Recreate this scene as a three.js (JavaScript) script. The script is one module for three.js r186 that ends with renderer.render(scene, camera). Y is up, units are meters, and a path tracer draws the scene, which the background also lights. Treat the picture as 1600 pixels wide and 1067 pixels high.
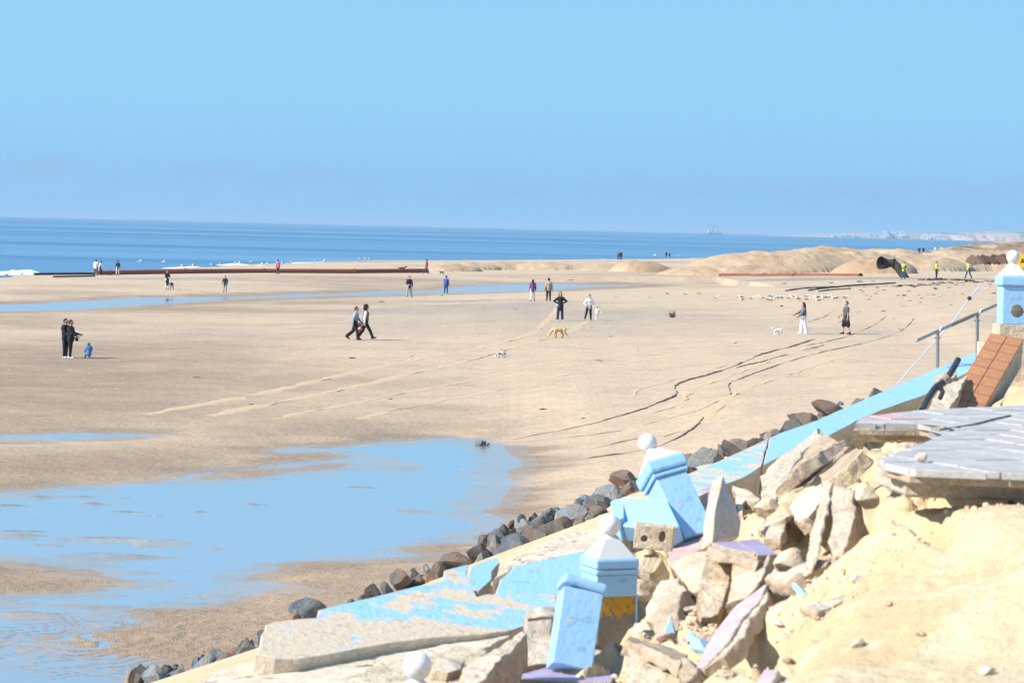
import * as THREE from 'three';
import { mergeGeometries, toCreasedNormals, mergeVertices } from 'three/addons/utils/BufferGeometryUtils.js';
import { TessellateModifier } from 'three/addons/modifiers/TessellateModifier.js';
import { FontLoader } from 'three/addons/loaders/FontLoader.js';
import { TextGeometry } from 'three/addons/geometries/TextGeometry.js';

// ------------------------------------------------------------------ camera, sky, sun, exposure
const scene = new THREE.Scene();
const EYE = 6.9, FOC = 4000, PITCH = -2.54 * Math.PI / 180, ROLL = 1.35 * Math.PI / 180;
const camera = new THREE.PerspectiveCamera(2 * Math.atan(533.5 / FOC) * 180 / Math.PI, 1600 / 1067, 0.5, 90000);
camera.position.set(0, EYE, 0);
camera.rotation.order = 'XYZ';
camera.rotation.set(PITCH, 0, 0); camera.rotateZ(ROLL);
camera.updateMatrixWorld();
camera.focus = 100; camera.userData.fStop = 4.2;
scene.add(camera);

const renderer = new THREE.WebGLRenderer({ antialias: true });
renderer.setSize(1024, 682);
renderer.toneMapping = THREE.LinearToneMapping;
renderer.toneMappingExposure = 1.55;
renderer.shadowMap.enabled = true;
scene.fog = new THREE.FogExp2(new THREE.Color().setRGB(.50, .75, 1.0), 0.00008);

const SUN = new THREE.Vector3(-0.76, 0.588, 0.277).normalize();
const sun = new THREE.DirectionalLight(new THREE.Color(1.0, 0.925, 0.81), 5.0);
sun.position.copy(SUN).multiplyScalar(300).add(new THREE.Vector3(0, 0, -120));
sun.target.position.set(0, 0, -120); scene.add(sun.target);
sun.castShadow = true; sun.shadow.radius = 1;
sun.shadow.mapSize.set(4096, 4096);
Object.assign(sun.shadow.camera, { left: -180, right: 180, top: 180, bottom: -180, near: 1, far: 900 });
scene.add(sun);

// ------------------------------------------------------------------ noise
function mulberry(a) { return () => { a |= 0; a = a + 0x6D2B79F5 | 0; let t = Math.imul(a ^ a >>> 15, 1 | a); t = t + Math.imul(t ^ t >>> 7, 61 | t) ^ t; return ((t ^ t >>> 14) >>> 0) / 4294967296; }; }
const hash2 = (x, y) => { let h = Math.imul(x, 374761393) + Math.imul(y, 668265263) | 0; h = Math.imul(h ^ h >>> 13, 1274126177); return ((h ^ h >>> 16) >>> 0) / 4294967296; };
const hash3 = (x, y, z) => hash2(x + Math.imul(z, 7919), y + Math.imul(z, 104729));
const fade = t => t * t * (3 - 2 * t);
function vnoise(x, y, per = 0) {
  const xi = Math.floor(x), yi = Math.floor(y), u = fade(x - xi), v = fade(y - yi);
  let x0 = xi, x1 = xi + 1, y0 = yi, y1 = yi + 1;
  if (per) { x0 = ((x0 % per) + per) % per; x1 = ((x1 % per) + per) % per; y0 = ((y0 % per) + per) % per; y1 = ((y1 % per) + per) % per; }
  const a = hash2(x0, y0), b = hash2(x1, y0), c = hash2(x0, y1), d = hash2(x1, y1);
  return (a + (b - a) * u) * (1 - v) + (c + (d - c) * u) * v;
}
function fbm(x, y, oct = 4, per = 0) { let s = 0, a = 0.5, n = 0; for (let i = 0; i < oct; i++) { s += a * vnoise(x + i * 17.3 * (per ? 0 : 1), y + i * 9.1 * (per ? 0 : 1), per); n += a; x *= 2; y *= 2; if (per) per *= 2; a *= 0.5; } return s / n; }
function vnoise3(x, y, z) {
  const xi = Math.floor(x), yi = Math.floor(y), zi = Math.floor(z), u = fade(x - xi), v = fade(y - yi), w = fade(z - zi);
  const f = k => { const a = hash3(xi, yi, zi + k), b = hash3(xi + 1, yi, zi + k), c = hash3(xi, yi + 1, zi + k), d = hash3(xi + 1, yi + 1, zi + k); return (a + (b - a) * u) * (1 - v) + (c + (d - c) * u) * v; };
  return f(0) * (1 - w) + f(1) * w;
}
const fbm3 = (x, y, z, o = 3) => { let s = 0, a = .5, n = 0; for (let i = 0; i < o; i++) { s += a * vnoise3(x, y, z); n += a; x = x * 2 + 5.1; y = y * 2 + 3.7; z = z * 2 + 1.9; a *= .5; } return s / n; };
const clamp = (x, a = 0, b = 1) => Math.min(b, Math.max(a, x));
const sstep = (a, b, x) => { const t = clamp((x - a) / (b - a)); return t * t * (3 - 2 * t); };
const mix = (a, b, t) => a + (b - a) * t;
const mix3 = (a, b, t) => [mix(a[0], b[0], t), mix(a[1], b[1], t), mix(a[2], b[2], t)];

// ------------------------------------------------------------------ sky (computed: air and thin far clouds)
{
  const w = 4096, h = 2048, data = new Float32Array(w * h * 4);
  for (let j = 0; j < h; j++) {
    const el = ((j + 0.5) / h - 0.5) * 180;
    for (let i = 0; i < w; i++) {
      const az = ((i + 0.5) / w) * 360;
      let c;
      const e = Math.max(0, el);
      const low = [0.178, 0.366, 0.572], mid = [0.208, 0.414, 0.602], pale = [0.222, 0.428, 0.650], high = [0.08, 0.19, 0.45];
      c = mix3(low, mid, sstep(0, 3.6, e));
      c = mix3(c, pale, sstep(4, 9, e)); c = mix3(c, high, sstep(14, 80, e));
      if (el > 0 && el < 6) {
        // a long thin bank of far clouds low over the sea
        const band = Math.exp(-Math.pow((el - 1.15 - 0.25 * Math.sin(az * 0.11 + 1)) / 0.30, 2));
        const n = fbm(az * 1.1, el * 7, 5), n2 = fbm(az * 0.35 + 40, el * 2.2, 3);
        const k = band * sstep(0.36, 0.58, n) * sstep(0.28, 0.5, n2 + 0.12);
        c = mix3(c, [0.194, 0.340, 0.526], clamp(k) * 0.9);
        const veilLow = Math.exp(-Math.pow((el - 0.55) / 0.35, 2)) * sstep(0.4, 0.7, fbm(az * 0.16 + 7, el * 1.4 + 3, 3));
        c = mix3(c, [0.205, 0.365, 0.590], veilLow * 0.6);
        const veil = fbm(az * 0.06 + 3, el * 0.5 + 9, 3) - 0.5;
        c = c.map((v, q) => v * (1 + veil * [0.10, 0.05, 0.02][q]));
      }
      const o = (j * w + i) * 4; data[o] = c[0]; data[o + 1] = c[1]; data[o + 2] = c[2]; data[o + 3] = 1;
    }
  }
  const t = new THREE.DataTexture(data, w, h, THREE.RGBAFormat, THREE.FloatType);
  t.mapping = THREE.EquirectangularReflectionMapping; t.magFilter = THREE.LinearFilter; t.colorSpace = THREE.LinearSRGBColorSpace; t.needsUpdate = true;
  scene.background = t; scene.environment = t;
}

// ------------------------------------------------------------------ from a point in the photograph to a point in the place
const _q = camera.quaternion.clone();
const V = (x, y, z) => new THREE.Vector3(x, y, z);
const dirOf = (px, py) => V((px - 800) / FOC, -(py - 533.5) / FOC, -1).applyQuaternion(_q);
const P = (px, py, d) => dirOf(px, py).multiplyScalar(d).add(V(0, EYE, 0));
const G = (px, py, h = 0) => { const r = dirOf(px, py); return r.multiplyScalar((h - EYE) / r.y).add(V(0, EYE, 0)); };
// the same ray met with the plane through three points
const onPlane = (px, py, p0, n) => { const r = dirOf(px, py), o = V(0, EYE, 0); const t = p0.clone().sub(o).dot(n) / r.dot(n); return r.multiplyScalar(t).add(o); };

// ------------------------------------------------------------------ naming and grouping
const taken = {};
function numbered(name) { const n = taken[name] = (taken[name] ?? -1) + 1; return n ? `${name}_${String(n).padStart(3, '0')}` : name; }
function shade(o) { o.traverse(m => { if (m.isMesh) { m.castShadow = true; m.receiveShadow = true; } }); return o; }
function tag(o, label, category, group, kind) { o.userData.label = label; if (category) o.userData.category = category; if (group) o.userData.group = group; if (kind) o.userData.kind = kind; return o; }
function thing(name, label, category, pos, turn = 0, group) {
  const o = new THREE.Group(); o.name = numbered(name); scene.add(o);
  if (pos) o.position.copy(pos); o.rotation.y = turn; tag(o, label, category, group); return o;
}
function part(name, geo, mat, parent) { const m = new THREE.Mesh(geo, mat); m.name = name; m.castShadow = m.receiveShadow = true; parent.add(m); return m; }
function solo(name, geo, mat, label, category, group, kind) { const m = new THREE.Mesh(geo, mat); m.name = numbered(name); m.castShadow = m.receiveShadow = true; scene.add(m); return tag(m, label, category, group, kind); }
function structure(name, geo, mat) { const m = new THREE.Mesh(geo, mat); m.name = name; m.castShadow = m.receiveShadow = true; m.userData.kind = 'structure'; scene.add(m); return m; }
const lin = (r, g, b) => new THREE.Color().setRGB(r, g, b);
const std = (c, rough = 0.9, extra = {}) => new THREE.MeshStandardMaterial({ color: Array.isArray(c) ? lin(...c) : c, roughness: rough, ...extra });

// ------------------------------------------------------------------ textures: fn(u, v in 0..1) -> [r,g,b] linear
function tex(size, fn, repeat = 1, srgb = true) {
  const d = new Uint8Array(size * size * 4);
  const enc = srgb ? (x => 255 * (x <= 0.0031308 ? 12.92 * x : 1.055 * Math.pow(x, 1 / 2.4) - 0.055)) : (x => 255 * x);
  for (let j = 0; j < size; j++) for (let i = 0; i < size; i++) {
    const c = fn((i + .5) / size, (j + .5) / size), o = (j * size + i) * 4;
    d[o] = clamp(enc(clamp(c[0])), 0, 255); d[o + 1] = clamp(enc(clamp(c[1])), 0, 255); d[o + 2] = clamp(enc(clamp(c[2])), 0, 255); d[o + 3] = 255;
  }
  const t = new THREE.DataTexture(d, size, size, THREE.RGBAFormat);
  t.wrapS = t.wrapT = THREE.RepeatWrapping; t.magFilter = THREE.LinearFilter; t.minFilter = THREE.LinearMipmapLinearFilter; t.generateMipmaps = true;
  if (srgb) t.colorSpace = THREE.SRGBColorSpace; t.repeat.set(repeat, repeat); t.needsUpdate = true; return t;
}
// ================================================================== terrain: one height function for the whole beach
const polyW = (pts, h) => pts.map(([x, y]) => { const g = G(x, y, h); return [g.x, g.z]; });
function sdPoly(poly, x, z) {            // signed distance in metres, negative inside
  let d = Infinity, inside = false;
  for (let i = 0, j = poly.length - 1; i < poly.length; j = i++) {
    const [ax, az] = poly[i], [bx, bz] = poly[j], ex = bx - ax, ez = bz - az, wx = x - ax, wz = z - az;
    const t = clamp((wx * ex + wz * ez) / (ex * ex + ez * ez + 1e-9)), dx = wx - ex * t, dz = wz - ez * t;
    d = Math.min(d, dx * dx + dz * dz);
    if ((az > z) !== (bz > z) && x < (bx - ax) * (z - az) / (bz - az) + ax) inside = !inside;
  }
  return Math.sqrt(d) * (inside ? -1 : 1);
}
// how high the sand lies at points seen in the photograph
const heightPins = [[-300, 470, .35], [0, 460, .5], [0, 510, .6], [-300, 600, .5], [0, 600, .52], [0, 700, .46], [-200, 900, .4], [0, 900, .42], [0, 1060, .38], [400, 1000, .5], [400, 560, .8], [560, 531, 1.0], [105, 559, .55], [300, 500, .62], [400, 650, .62], [600, 660, .62], [700, 680, .56], [760, 840, .55], [600, 960, .55],
  [875, 501, 1.25], [1000, 620, 1.15], [900, 720, .8], [1323, 522, 1.6], [1200, 600, 1.5], [1400, 560, 1.9], [1100, 480, 1.4], [1300, 450, 1.9], [1464, 437, 2.5], [1413, 437, 2.4], [1550, 440, 2.6], [1600, 500, 2.4], [1900, 480, 2.8], [1900, 600, 2.6],
  [1000, 432, 1.3], [860, 470, 1.15], [700, 432, .85], [640, 466, .8], [500, 470, .65], [330, 485, .6], [300, 440, .62], [150, 440, .55], [433, 430, .65], [560, 418, .7], [750, 415, .8], [950, 415, 1.0], [1130, 410, 1.2], [1300, 405, 1.5], [1500, 405, 2.2], [1600, 405, 2.6], [1900, 400, 3]]
  .map(([px, py, h]) => { const g = G(px, py, h); return [g.x / -g.z * 9, Math.log(-g.z) * 1.6, h]; });
function pinHeightAt(a, b) {
  let s = 0, w = 0;
  for (const p of heightPins) { const q = (p[0] - a) ** 2 + (p[1] - b) ** 2, k = 1 / (q * q + 0.004); s += k * p[2]; w += k; }
  return s / w;
}
const pinN = 180, pinA0 = -4, pinA1 = 4, pinB0 = 5.2, pinB1 = 11.4, pinGrid = new Float32Array((pinN + 1) ** 2);
for (let j = 0; j <= pinN; j++) for (let i = 0; i <= pinN; i++) pinGrid[j * (pinN + 1) + i] = pinHeightAt(mix(pinA0, pinA1, i / pinN), mix(pinB0, pinB1, j / pinN));
function pinHeight(x, z) {
  const u = clamp((x / -z * 9 - pinA0) / (pinA1 - pinA0) * pinN, 0, pinN - .001), v = clamp((Math.log(-z) * 1.6 - pinB0) / (pinB1 - pinB0) * pinN, 0, pinN - .001), i = u | 0, j = v | 0, a = u - i, b = v - j, k = j * (pinN + 1) + i;
  return mix(mix(pinGrid[k], pinGrid[k + 1], a), mix(pinGrid[k + pinN + 1], pinGrid[k + pinN + 2], a), b);
}
// pools: level and outline (sand tongues and islands cut out)
const mainPool = { level: 0.36, slope: 0.045, out: [[-260, 800], [0, 771], [130, 763], [265, 754], [312, 741], [362, 731], [425, 720], [428, 702], [500, 700], [600, 695], [650, 691], [690, 688], [742, 694], [757, 702], [772, 716], [780, 727], [758, 740], [772, 752], [764, 768], [752, 779], [732, 801], [752, 818], [764, 829], [740, 836], [700, 843], [754, 846], [668, 849], [622, 859], [660, 868], [720, 869], [600, 874], [540, 876], [480, 879], [432, 887], [398, 897], [385, 905], [422, 917], [380, 926], [309, 942], [240, 955], [191, 962], [186, 970], [121, 980], [40, 988], [-60, 996], [-320, 1010]],
  land: [[[200, 715], [430, 707], [500, 708], [572, 714], [500, 720], [450, 726], [362, 730], [312, 738], [250, 746], [200, 745]], [[269, 754], [312, 744], [362, 736], [450, 730], [520, 725], [602, 722], [520, 732], [450, 741], [337, 749]], [[-300, 872], [0, 872], [60, 874], [130, 888], [200, 900], [247, 913], [205, 922], [150, 927], [80, 936], [0, 942], [-300, 960]]] };
const lowPool = { level: 0.36, slope: 0.03, out: [[-300, 1020], [-20, 1030], [60, 1040], [120, 1048], [195, 1052], [230, 1062], [260, 1090], [200, 1140], [-300, 1140]], land: [] };
const thinPool = { level: 0.40, slope: 0.03, out: [[-300, 682], [0, 680.5], [60, 680.5], [130, 679.5], [200, 680], [232, 681.5], [190, 683], [120, 685], [60, 688], [0, 689], [-300, 694]], land: [] };
const stream = { level: 0.42, slope: 0.04, out: [[-300, 484], [0, 476.5], [60, 476], [125, 473.5], [190, 470.5], [240, 466], [330, 465.5], [400, 463.4], [500, 460.6], [580, 458.3], [640, 456.2], [700, 455.6], [750, 451.8], [800, 447], [870, 445.4], [920, 445.2], [976, 445.6], [940, 448.2], [870, 451], [800, 454.2], [740, 455.2], [665, 457.0], [580, 459.9], [500, 462.8], [400, 466.2], [330, 469.6], [240, 474.4], [190, 477], [125, 481], [60, 484.5], [0, 485.8], [-300, 497]], land: [] };
const pools = [mainPool, lowPool, thinPool, stream];
for (const p of pools) { p.o = polyW(p.out, p.level); p.l = p.land.map(q => polyW(q, p.level)); let b = [1e9, -1e9, 1e9, -1e9]; for (const [x, z] of p.o) b = [Math.min(b[0], x), Math.max(b[1], x), Math.min(b[2], z), Math.max(b[3], z)]; p.b = b; }
// brown bars that just break the water of the big pool
const bars = [[120, 788, 90, 4.5], [70, 812, 50, 5], [210, 800, 60, 2], [130, 845, 110, 7], [250, 850, 70, 7], [345, 858, 40, 5], [630, 733, 34, 5], [300, 800, 30, 2], [400, 788, 60, 2], [560, 762, 50, 2], [40, 962, 60, 5], [150, 948, 50, 3], [60, 778, 40, 2], [20, 835, 60, 5], [180, 870, 90, 5], [430, 770, 50, 1.5], [640, 800, 50, 1.6], [600, 770, 40, 1.5], [480, 800, 40, 1.2]].map(([px, py, w, h]) => { const g = G(px, py, .36), gx = G(px + w, py, .36), gz = G(px, py - h, .36); return [g.x, g.z, gx.x - g.x, g.z - gz.z]; });
const shore = [[-700, 470], [-300, 447], [0, 433.5], [60, 430], [200, 423], [350, 415], [460, 411], [560, 407.5], [750, 406.5], [950, 407], [1060, 404], [1130, 402], [1300, 397], [1500, 393], [1900, 403]].map(([x, y]) => { const g = G(x, y, 0); return [g.x, g.z]; });
const seaSide = [...shore, [3000, -1500], [3000, -9000], [-4000, -9000], [-4000, shore[0][1]]];
const ripPatch = G(90, 1015, .36), ripPatch2 = G(420, 985, .4);
// heaps of pushed-up sand far along the beach: [px, py of foot, h, metres half-width x, z, height]
const heaps = [[1270, 428, 1.6, 11, 9, 2.6], [1200, 429, 1.6, 9, 7, 2.35], [1345, 426, 1.7, 7, 8, 2.5], [1160, 430, 1.5, 8, 5, 1.2], [1395, 425, 2, 6, 7, 2.3], [1440, 424, 2.2, 6, 7, 1.9], [1500, 423, 2.3, 6, 6, 2.2], [1560, 422, 2.5, 8, 7, 2.3], [1370, 431, 2, 4, 3, 1.5],
  [1520, 405, 2.2, 9, 9, 2.1], [1590, 404, 2.4, 12, 12, 3.3], [1660, 404, 2.4, 14, 12, 3.6], [1455, 407, 2.0, 8, 8, 1.2], [1800, 410, 2.6, 22, 14, 4],
  [700, 423, .85, 3.5, 3, .75], [725, 421, .85, 4, 3, .95], [760, 420, .9, 5, 3, .85], [800, 420, .9, 5, 3, .9], [850, 421, 1, 5, 3, .9], [895, 421, 1, 5, 3, .8], [940, 422, 1.1, 5, 3, .7], [1003, 425, 1.2, 3.2, 3, 1.35], [1040, 425, 1.2, 6, 3, .6], [1100, 426, 1.3, 7, 3, .5], [1060, 404, .9, 16, 4, .35]]
  .map(([px, py, h, a, b, k]) => { const g = G(px, py, h); return [g.x, g.z - b * 0.6, a, b, k]; });
function beach(x, z) {                  // -> height
  let h = pinHeight(x, z);
  const d = -z;
  h += (fbm(x * .06, z * .06, 3) - .5) * .10 * sstep(60, 160, d) + (fbm(x * .4, z * .4, 3) - .5) * .045;
  // the sea's edge
  const sh = z > -190 ? 99 : sdPoly(seaSide, x, z);
  if (sh < 42) h = Math.min(h, mix(h, sh * 0.024 + (fbm(x * .05, z * .05, 3) - .5) * .12, sstep(42, 6, sh)));
  let best = null, bs = 1e9;
  for (const p of pools) {
    if (x < p.b[0] - 12 || x > p.b[1] + 12 || z < p.b[2] - 12 || z > p.b[3] + 12) continue;
    let s = sdPoly(p.o, x, z); for (const q of p.l) s = Math.max(s, -sdPoly(q, x, z));
    if (s < bs) { bs = s; best = p; }
  }
  if (best) {
    const sc = Math.max(1, d / 60), s = bs + (fbm(x * .5 / sc, z * .8 / sc, 5) - .5) * .9 * sc + .55 * sc;
    const wet = best.level + (s < 0 ? Math.max(-.05, s * .022 / sc) : s * .012 / sc + Math.max(0, s - 1.6 * sc) * best.slope / sc) + (fbm(x * .9, z * 2.4, 5) - .5) * (best === mainPool ? .034 : .014);
    h = mix(wet, h, sstep(0, 9 * sc, s));
    if (best === mainPool && s < 0) h += sstep(-4, -9, x) * Math.max(0, fbm(x * .6, z * 3.2, 5) - .52) * .30 * sstep(0, -1.5, s);
    if (best === mainPool) for (const [bx, bz, bw, bl] of bars) { const q = Math.exp(-(((x - bx) / bw) ** 2 + ((z - bz) / bl) ** 2) * 1.3); h += q * (.062 + (fbm(x * 2.2, z * 5, 4) - .5) * .12); }
  }
  // wave ripples in the damp sand close to the wall
  const r1 = Math.exp(-(((x - ripPatch.x) / 3.0) ** 2 + ((z - ripPatch.z) / 2.6) ** 2)), r2 = Math.exp(-(((x - ripPatch2.x) / 5.5) ** 2 + ((z - ripPatch2.z) / 5) ** 2)) * .6;
  if (r1 + r2 > .03) {
    const ph = (x * 0.75 + z * 0.9 + (fbm(x * .8, z * .8, 3) - .5) * 2.2) * 16;
    h += Math.min(1, r1 + r2) * .016 * (Math.sin(ph) * (.4 + .9 * vnoise(x * 3, z * 3)) + .3 * (vnoise(x * 9, z * 9) - .5));
    h = mix(h, Math.min(h, .352 + .016 * Math.sin(ph)), r1 * .8);
  }
  return h;
}
// where the ray through a point of the photograph meets the sand
function onBeach(px, py) {
  const r = dirOf(px, py); let t0 = 30, t1 = 0;
  for (let t = 34; t < 900; t *= 1.01) { const y = EYE + r.y * t; if (y < beach(r.x * t, r.z * t)) { t1 = t; break; } t0 = t; }
  if (!t1) return G(px, py, .5);
  for (let k = 0; k < 22; k++) { const t = (t0 + t1) / 2; if (EYE + r.y * t < beach(r.x * t, r.z * t)) t1 = t; else t0 = t; }
  return V(r.x * t1, EYE + r.y * t1, r.z * t1);
}
// --- dry and damp sand: matter colours (albedo)
const dampSpots = [[60, 570, 420, 50, .62], [-100, 620, 600, 70, .5], [300, 520, 260, 22, .35], [420, 600, 260, 30, .3], [0, 500, 260, 12, .55], [250, 482, 300, 9, .8], [120, 447, 160, 5, .55], [60, 455, 160, 6, .6], [500, 470, 160, 9, .6], [560, 440, 220, 9, .55], [720, 446, 140, 7, .55], [1100, 440, 180, 9, .45], [900, 436, 160, 4, .4], [0, 640, 520, 60, .55], [200, 720, 420, 40, .8], [500, 670, 330, 26, .55], [790, 770, 70, 80, .55], [300, 980, 500, 110, .95], [560, 900, 300, 60, .8], [60, 900, 300, 40, .85], [700, 640, 140, 12, .3], [650, 690, 200, 20, .5], [480, 655, 200, 8, .35]]
  .map(([px, py, w, h, k]) => { const g = G(px, py, .6), gx = G(px + w, py, .6), gz = G(px, py - h, .6); return [g.x, g.z, gx.x - g.x, g.z - gz.z, k]; });
function sandColor(x, z, h) {
  const d = -z, far = sstep(90, 240, d);
  let damp = 0;
  for (const [sx, sz, w, l, k] of dampSpots) { const q = ((x - sx) / w) ** 2 + ((z - sz) / l) ** 2; if (q < 5) damp = Math.max(damp, k * Math.exp(-q * .9)); }
  const n = fbm(x * .07, z * .11, 5), n2 = fbm(x * .016 + 9, z * .022 + 4, 4), n3 = fbm(x * .5 + 30, z * .6, 5);
  damp += (n - .5) * .75 + (n2 - .5) * .5 + .16 * sstep(14, -22, x + (n2 - .5) * 30) * sstep(220, 120, d);
  for (const p of pools) { if (x < p.b[0] - 8 || x > p.b[1] + 8 || z < p.b[2] - 8 || z > p.b[3] + 8) continue; let s = sdPoly(p.o, x, z); for (const q of p.l) s = Math.max(s, -sdPoly(q, x, z)); const sc = Math.max(1, d / 70); damp = Math.max(damp, (1 - sstep(-.2, 3.2 * sc, s + (n3 - .5) * 3)) * 1.05); }
  damp = clamp(damp);
  let c = mix3([.63, .475, .325], [.375, .268, .178], sstep(.05, .85, damp));
  c = mix3(c, [.52, .35, .20], clamp((n3 - .52) * 2.2) * .55 * (1 - damp * .4));            // ochre grains
  c = mix3(c, [.33, .29, .245], sstep(.56, .74, fbm(x * .03 + 50, z * .05 + 20, 5)) * .85 * far);   // grey shell bands
  const q = 0.93 + (n3 - .5) * .32 + (vnoise(x * 4, z * 4) - .5) * .12;
  return c.map(v => v * q);
}
const grain = tex(512, (u, v) => { const f = fbm(u * 48, v * 48, 3, 48), g = vnoise(u * 256, v * 256, 256), s = vnoise(u * 200 + 3, v * 200, 200), big = fbm(u * 8, v * 8, 4, 8); const k = .80 + .20 * f + .10 * (g - .5) + (big - .5) * .16; const sp = s > .955 ? .22 : s < .03 ? -.3 : 0; return [clamp(k + sp), clamp(k + sp), clamp(k + sp)]; }, 1);
const grainBump = tex(512, (u, v) => { const k = fbm(u * 24, v * 24, 5, 24) * .7 + .3 * vnoise(u * 220, v * 220, 220); return [k, k, k]; }, 1, false);
const sandMat = new THREE.MeshStandardMaterial({ vertexColors: true, map: grain, bumpMap: grainBump, bumpScale: .05, roughness: .95 });

function gridMesh(rows, cols, at, color, uvScale) {
  const n = (rows + 1) * (cols + 1), pos = new Float32Array(n * 3), col = color ? new Float32Array(n * 3) : null, uv = new Float32Array(n * 2), idx = new Uint32Array(rows * cols * 6);
  let k = 0;
  for (let j = 0; j <= rows; j++) for (let i = 0; i <= cols; i++, k++) {
    const p = at(i / cols, j / rows); pos.set(p, k * 3); uv[k * 2] = p[0] * uvScale; uv[k * 2 + 1] = p[2] * uvScale;
    if (col) col.set(color(p[0], p[2], p[1]), k * 3);
  }
  k = 0;
  for (let j = 0; j < rows; j++) for (let i = 0; i < cols; i++) { const a = j * (cols + 1) + i, b = a + 1, c = a + cols + 1, d = c + 1; idx.set([a, b, c, b, d, c], k); k += 6; }
  const g = new THREE.BufferGeometry(); g.setAttribute('position', new THREE.BufferAttribute(pos, 3)); g.setAttribute('uv', new THREE.BufferAttribute(uv, 2));
  if (col) g.setAttribute('color', new THREE.BufferAttribute(col, 3)); g.setIndex(new THREE.BufferAttribute(idx, 1)); g.computeVertexNormals(); return g;
}
// how wet the sand is beside the pools (a film of water makes it shine)
function wetness(x, z) {
  let w = 0; const d = -z, sc = Math.max(1, d / 60);
  for (const p of pools) { if (x < p.b[0] - 8 || x > p.b[1] + 8 || z < p.b[2] - 8 || z > p.b[3] + 8) continue; let s = sdPoly(p.o, x, z); for (const q of p.l) s = Math.max(s, -sdPoly(q, x, z)); w = Math.max(w, 1 - sstep(-.3, 1.6 * sc, s + (fbm(x * .5 / sc, z * .8 / sc, 5) - .5) * 2.4 * sc)); }
  return w;
}
function splitByWetness(g) {
  const p = g.attributes.position, n = p.count, w = new Float32Array(n), idx = g.index.array, lists = [[], [], []];
  for (let i = 0; i < n; i++) w[i] = wetness(p.getX(i), p.getZ(i));
  for (let k = 0; k < idx.length; k += 3) { const a = (w[idx[k]] + w[idx[k + 1]] + w[idx[k + 2]]) / 3; lists[a > .72 ? 2 : a > .36 ? 1 : 0].push(idx[k], idx[k + 1], idx[k + 2]); }
  const all = new Uint32Array(idx.length); let o = 0; g.clearGroups(); lists.forEach((l, m) => { all.set(l, o); g.addGroup(o, l.length, m); o += l.length; }); g.setIndex(new THREE.BufferAttribute(all, 1));
}
const dampSandMat = new THREE.MeshPhysicalMaterial({ vertexColors: true, map: grain, bumpMap: grainBump, bumpScale: .012, roughness: .62, clearcoat: .35, clearcoatRoughness: .35 });
const wetSandMat = new THREE.MeshPhysicalMaterial({ vertexColors: true, map: grain, bumpMap: grainBump, bumpScale: .004, roughness: .35, clearcoat: .9, clearcoatRoughness: .16 });
const beachGroup = new THREE.Group(); beachGroup.name = 'beach'; beachGroup.userData.kind = 'structure'; scene.add(beachGroup);
{
  // rows get longer with distance; columns spread over the bay
  const d0 = 31, d1 = 900, k1 = Math.log(48 / d0) / Math.log(d1 / d0);
  const g = gridMesh(640, 620, (u, v) => {
    const t = v < .24 ? v / .24 * k1 : k1 + (v - .24) / .76 * (1 - k1);
    const d = d0 * Math.pow(d1 / d0, t), x = d * mix(-.30, .30, u) + (d - 31) * .01;
    return [x, beach(x, -d), -d];
  }, sandColor, 1 / 3.1);
  splitByWetness(g);
  const m = new THREE.Mesh(g, [sandMat, dampSandMat, wetSandMat]); m.name = 'sand_sheet'; m.receiveShadow = m.castShadow = true; beachGroup.add(m);
}
console.log('beach built');
// heaps of sand pushed up far along the beach, and the low bulldozed ridge
function heapHeight(x, z) {
  let heap = 0;
  for (const [hx, hz, a, b, k] of heaps) {
    const q = ((x - hx) / a) ** 2 + ((z - hz) / b) ** 2;
    if (q < 2) { const n = fbm(x * .22 + hx, z * .22, 4); heap = Math.max(heap, k * 1.2 * Math.pow(clamp(1 - q / 1.9), 0.62) * (.78 + .44 * n) + (fbm(x * .8, z * .8, 4) - .5) * .6 * clamp(k) * sstep(2, 1, q)); }
  }
  return heap;
}
{
  const heapMat = new THREE.MeshStandardMaterial({ vertexColors: true, map: grain, bumpMap: grainBump, bumpScale: .12, roughness: .96 });
  const patch = (x0, x1, z0, z1, nx, nz) => gridMesh(nz, nx, (u, v) => { const x = mix(x0, x1, u), z = mix(z0, z1, v), k = heapHeight(x, z); return [x, beach(x, z) + (k > .02 ? k : -.35), z]; },
    (x, z, y) => { const n = fbm(x * .16, z * .16, 4), m = fbm(x * .9, z * .9, 4); if (z < -430 && x > 60) return mix3(mix3([.34, .225, .135], [.23, .16, .10], sstep(.4, .6, m)), [.46, .36, .23], sstep(.52, .66, n)); let c = mix3([.56, .41, .265], [.48, .325, .195], sstep(.35, .7, n)); c = mix3(c, [.62, .48, .32], sstep(.52, .72, m) * .6); c = mix3(c, [.30, .19, .12], sstep(.64, .78, m * .6 + n * .4) * .7); return c; }, 1 / 4);
  const hx = heaps.map(h => h[0]), big = heaps.slice(0, 9), hill = heaps.slice(9, 14), low = heaps.slice(14, 24);
  const bb = l => [Math.min(...l.map(h => h[0] - h[2] * 1.5)), Math.max(...l.map(h => h[0] + h[2] * 1.5)), Math.max(...l.map(h => h[1] + h[3] * 1.5)), Math.min(...l.map(h => h[1] - h[3] * 1.5))];
  const b1 = bb(big), b2 = bb(low), b3 = bb(hill);
  for (const [n, b] of [['sand_heaps', b1], ['bulldozed_sand_ridge', b2], ['brown_hill', b3]]) structure(n, patch(...b, Math.min(300, Math.ceil((b[1] - b[0]) / .32)), Math.min(240, Math.ceil((b[2] - b[3]) / .4))), heapMat);
  console.log('heaps', b1.map(Math.round), b2.map(Math.round));
}
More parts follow.
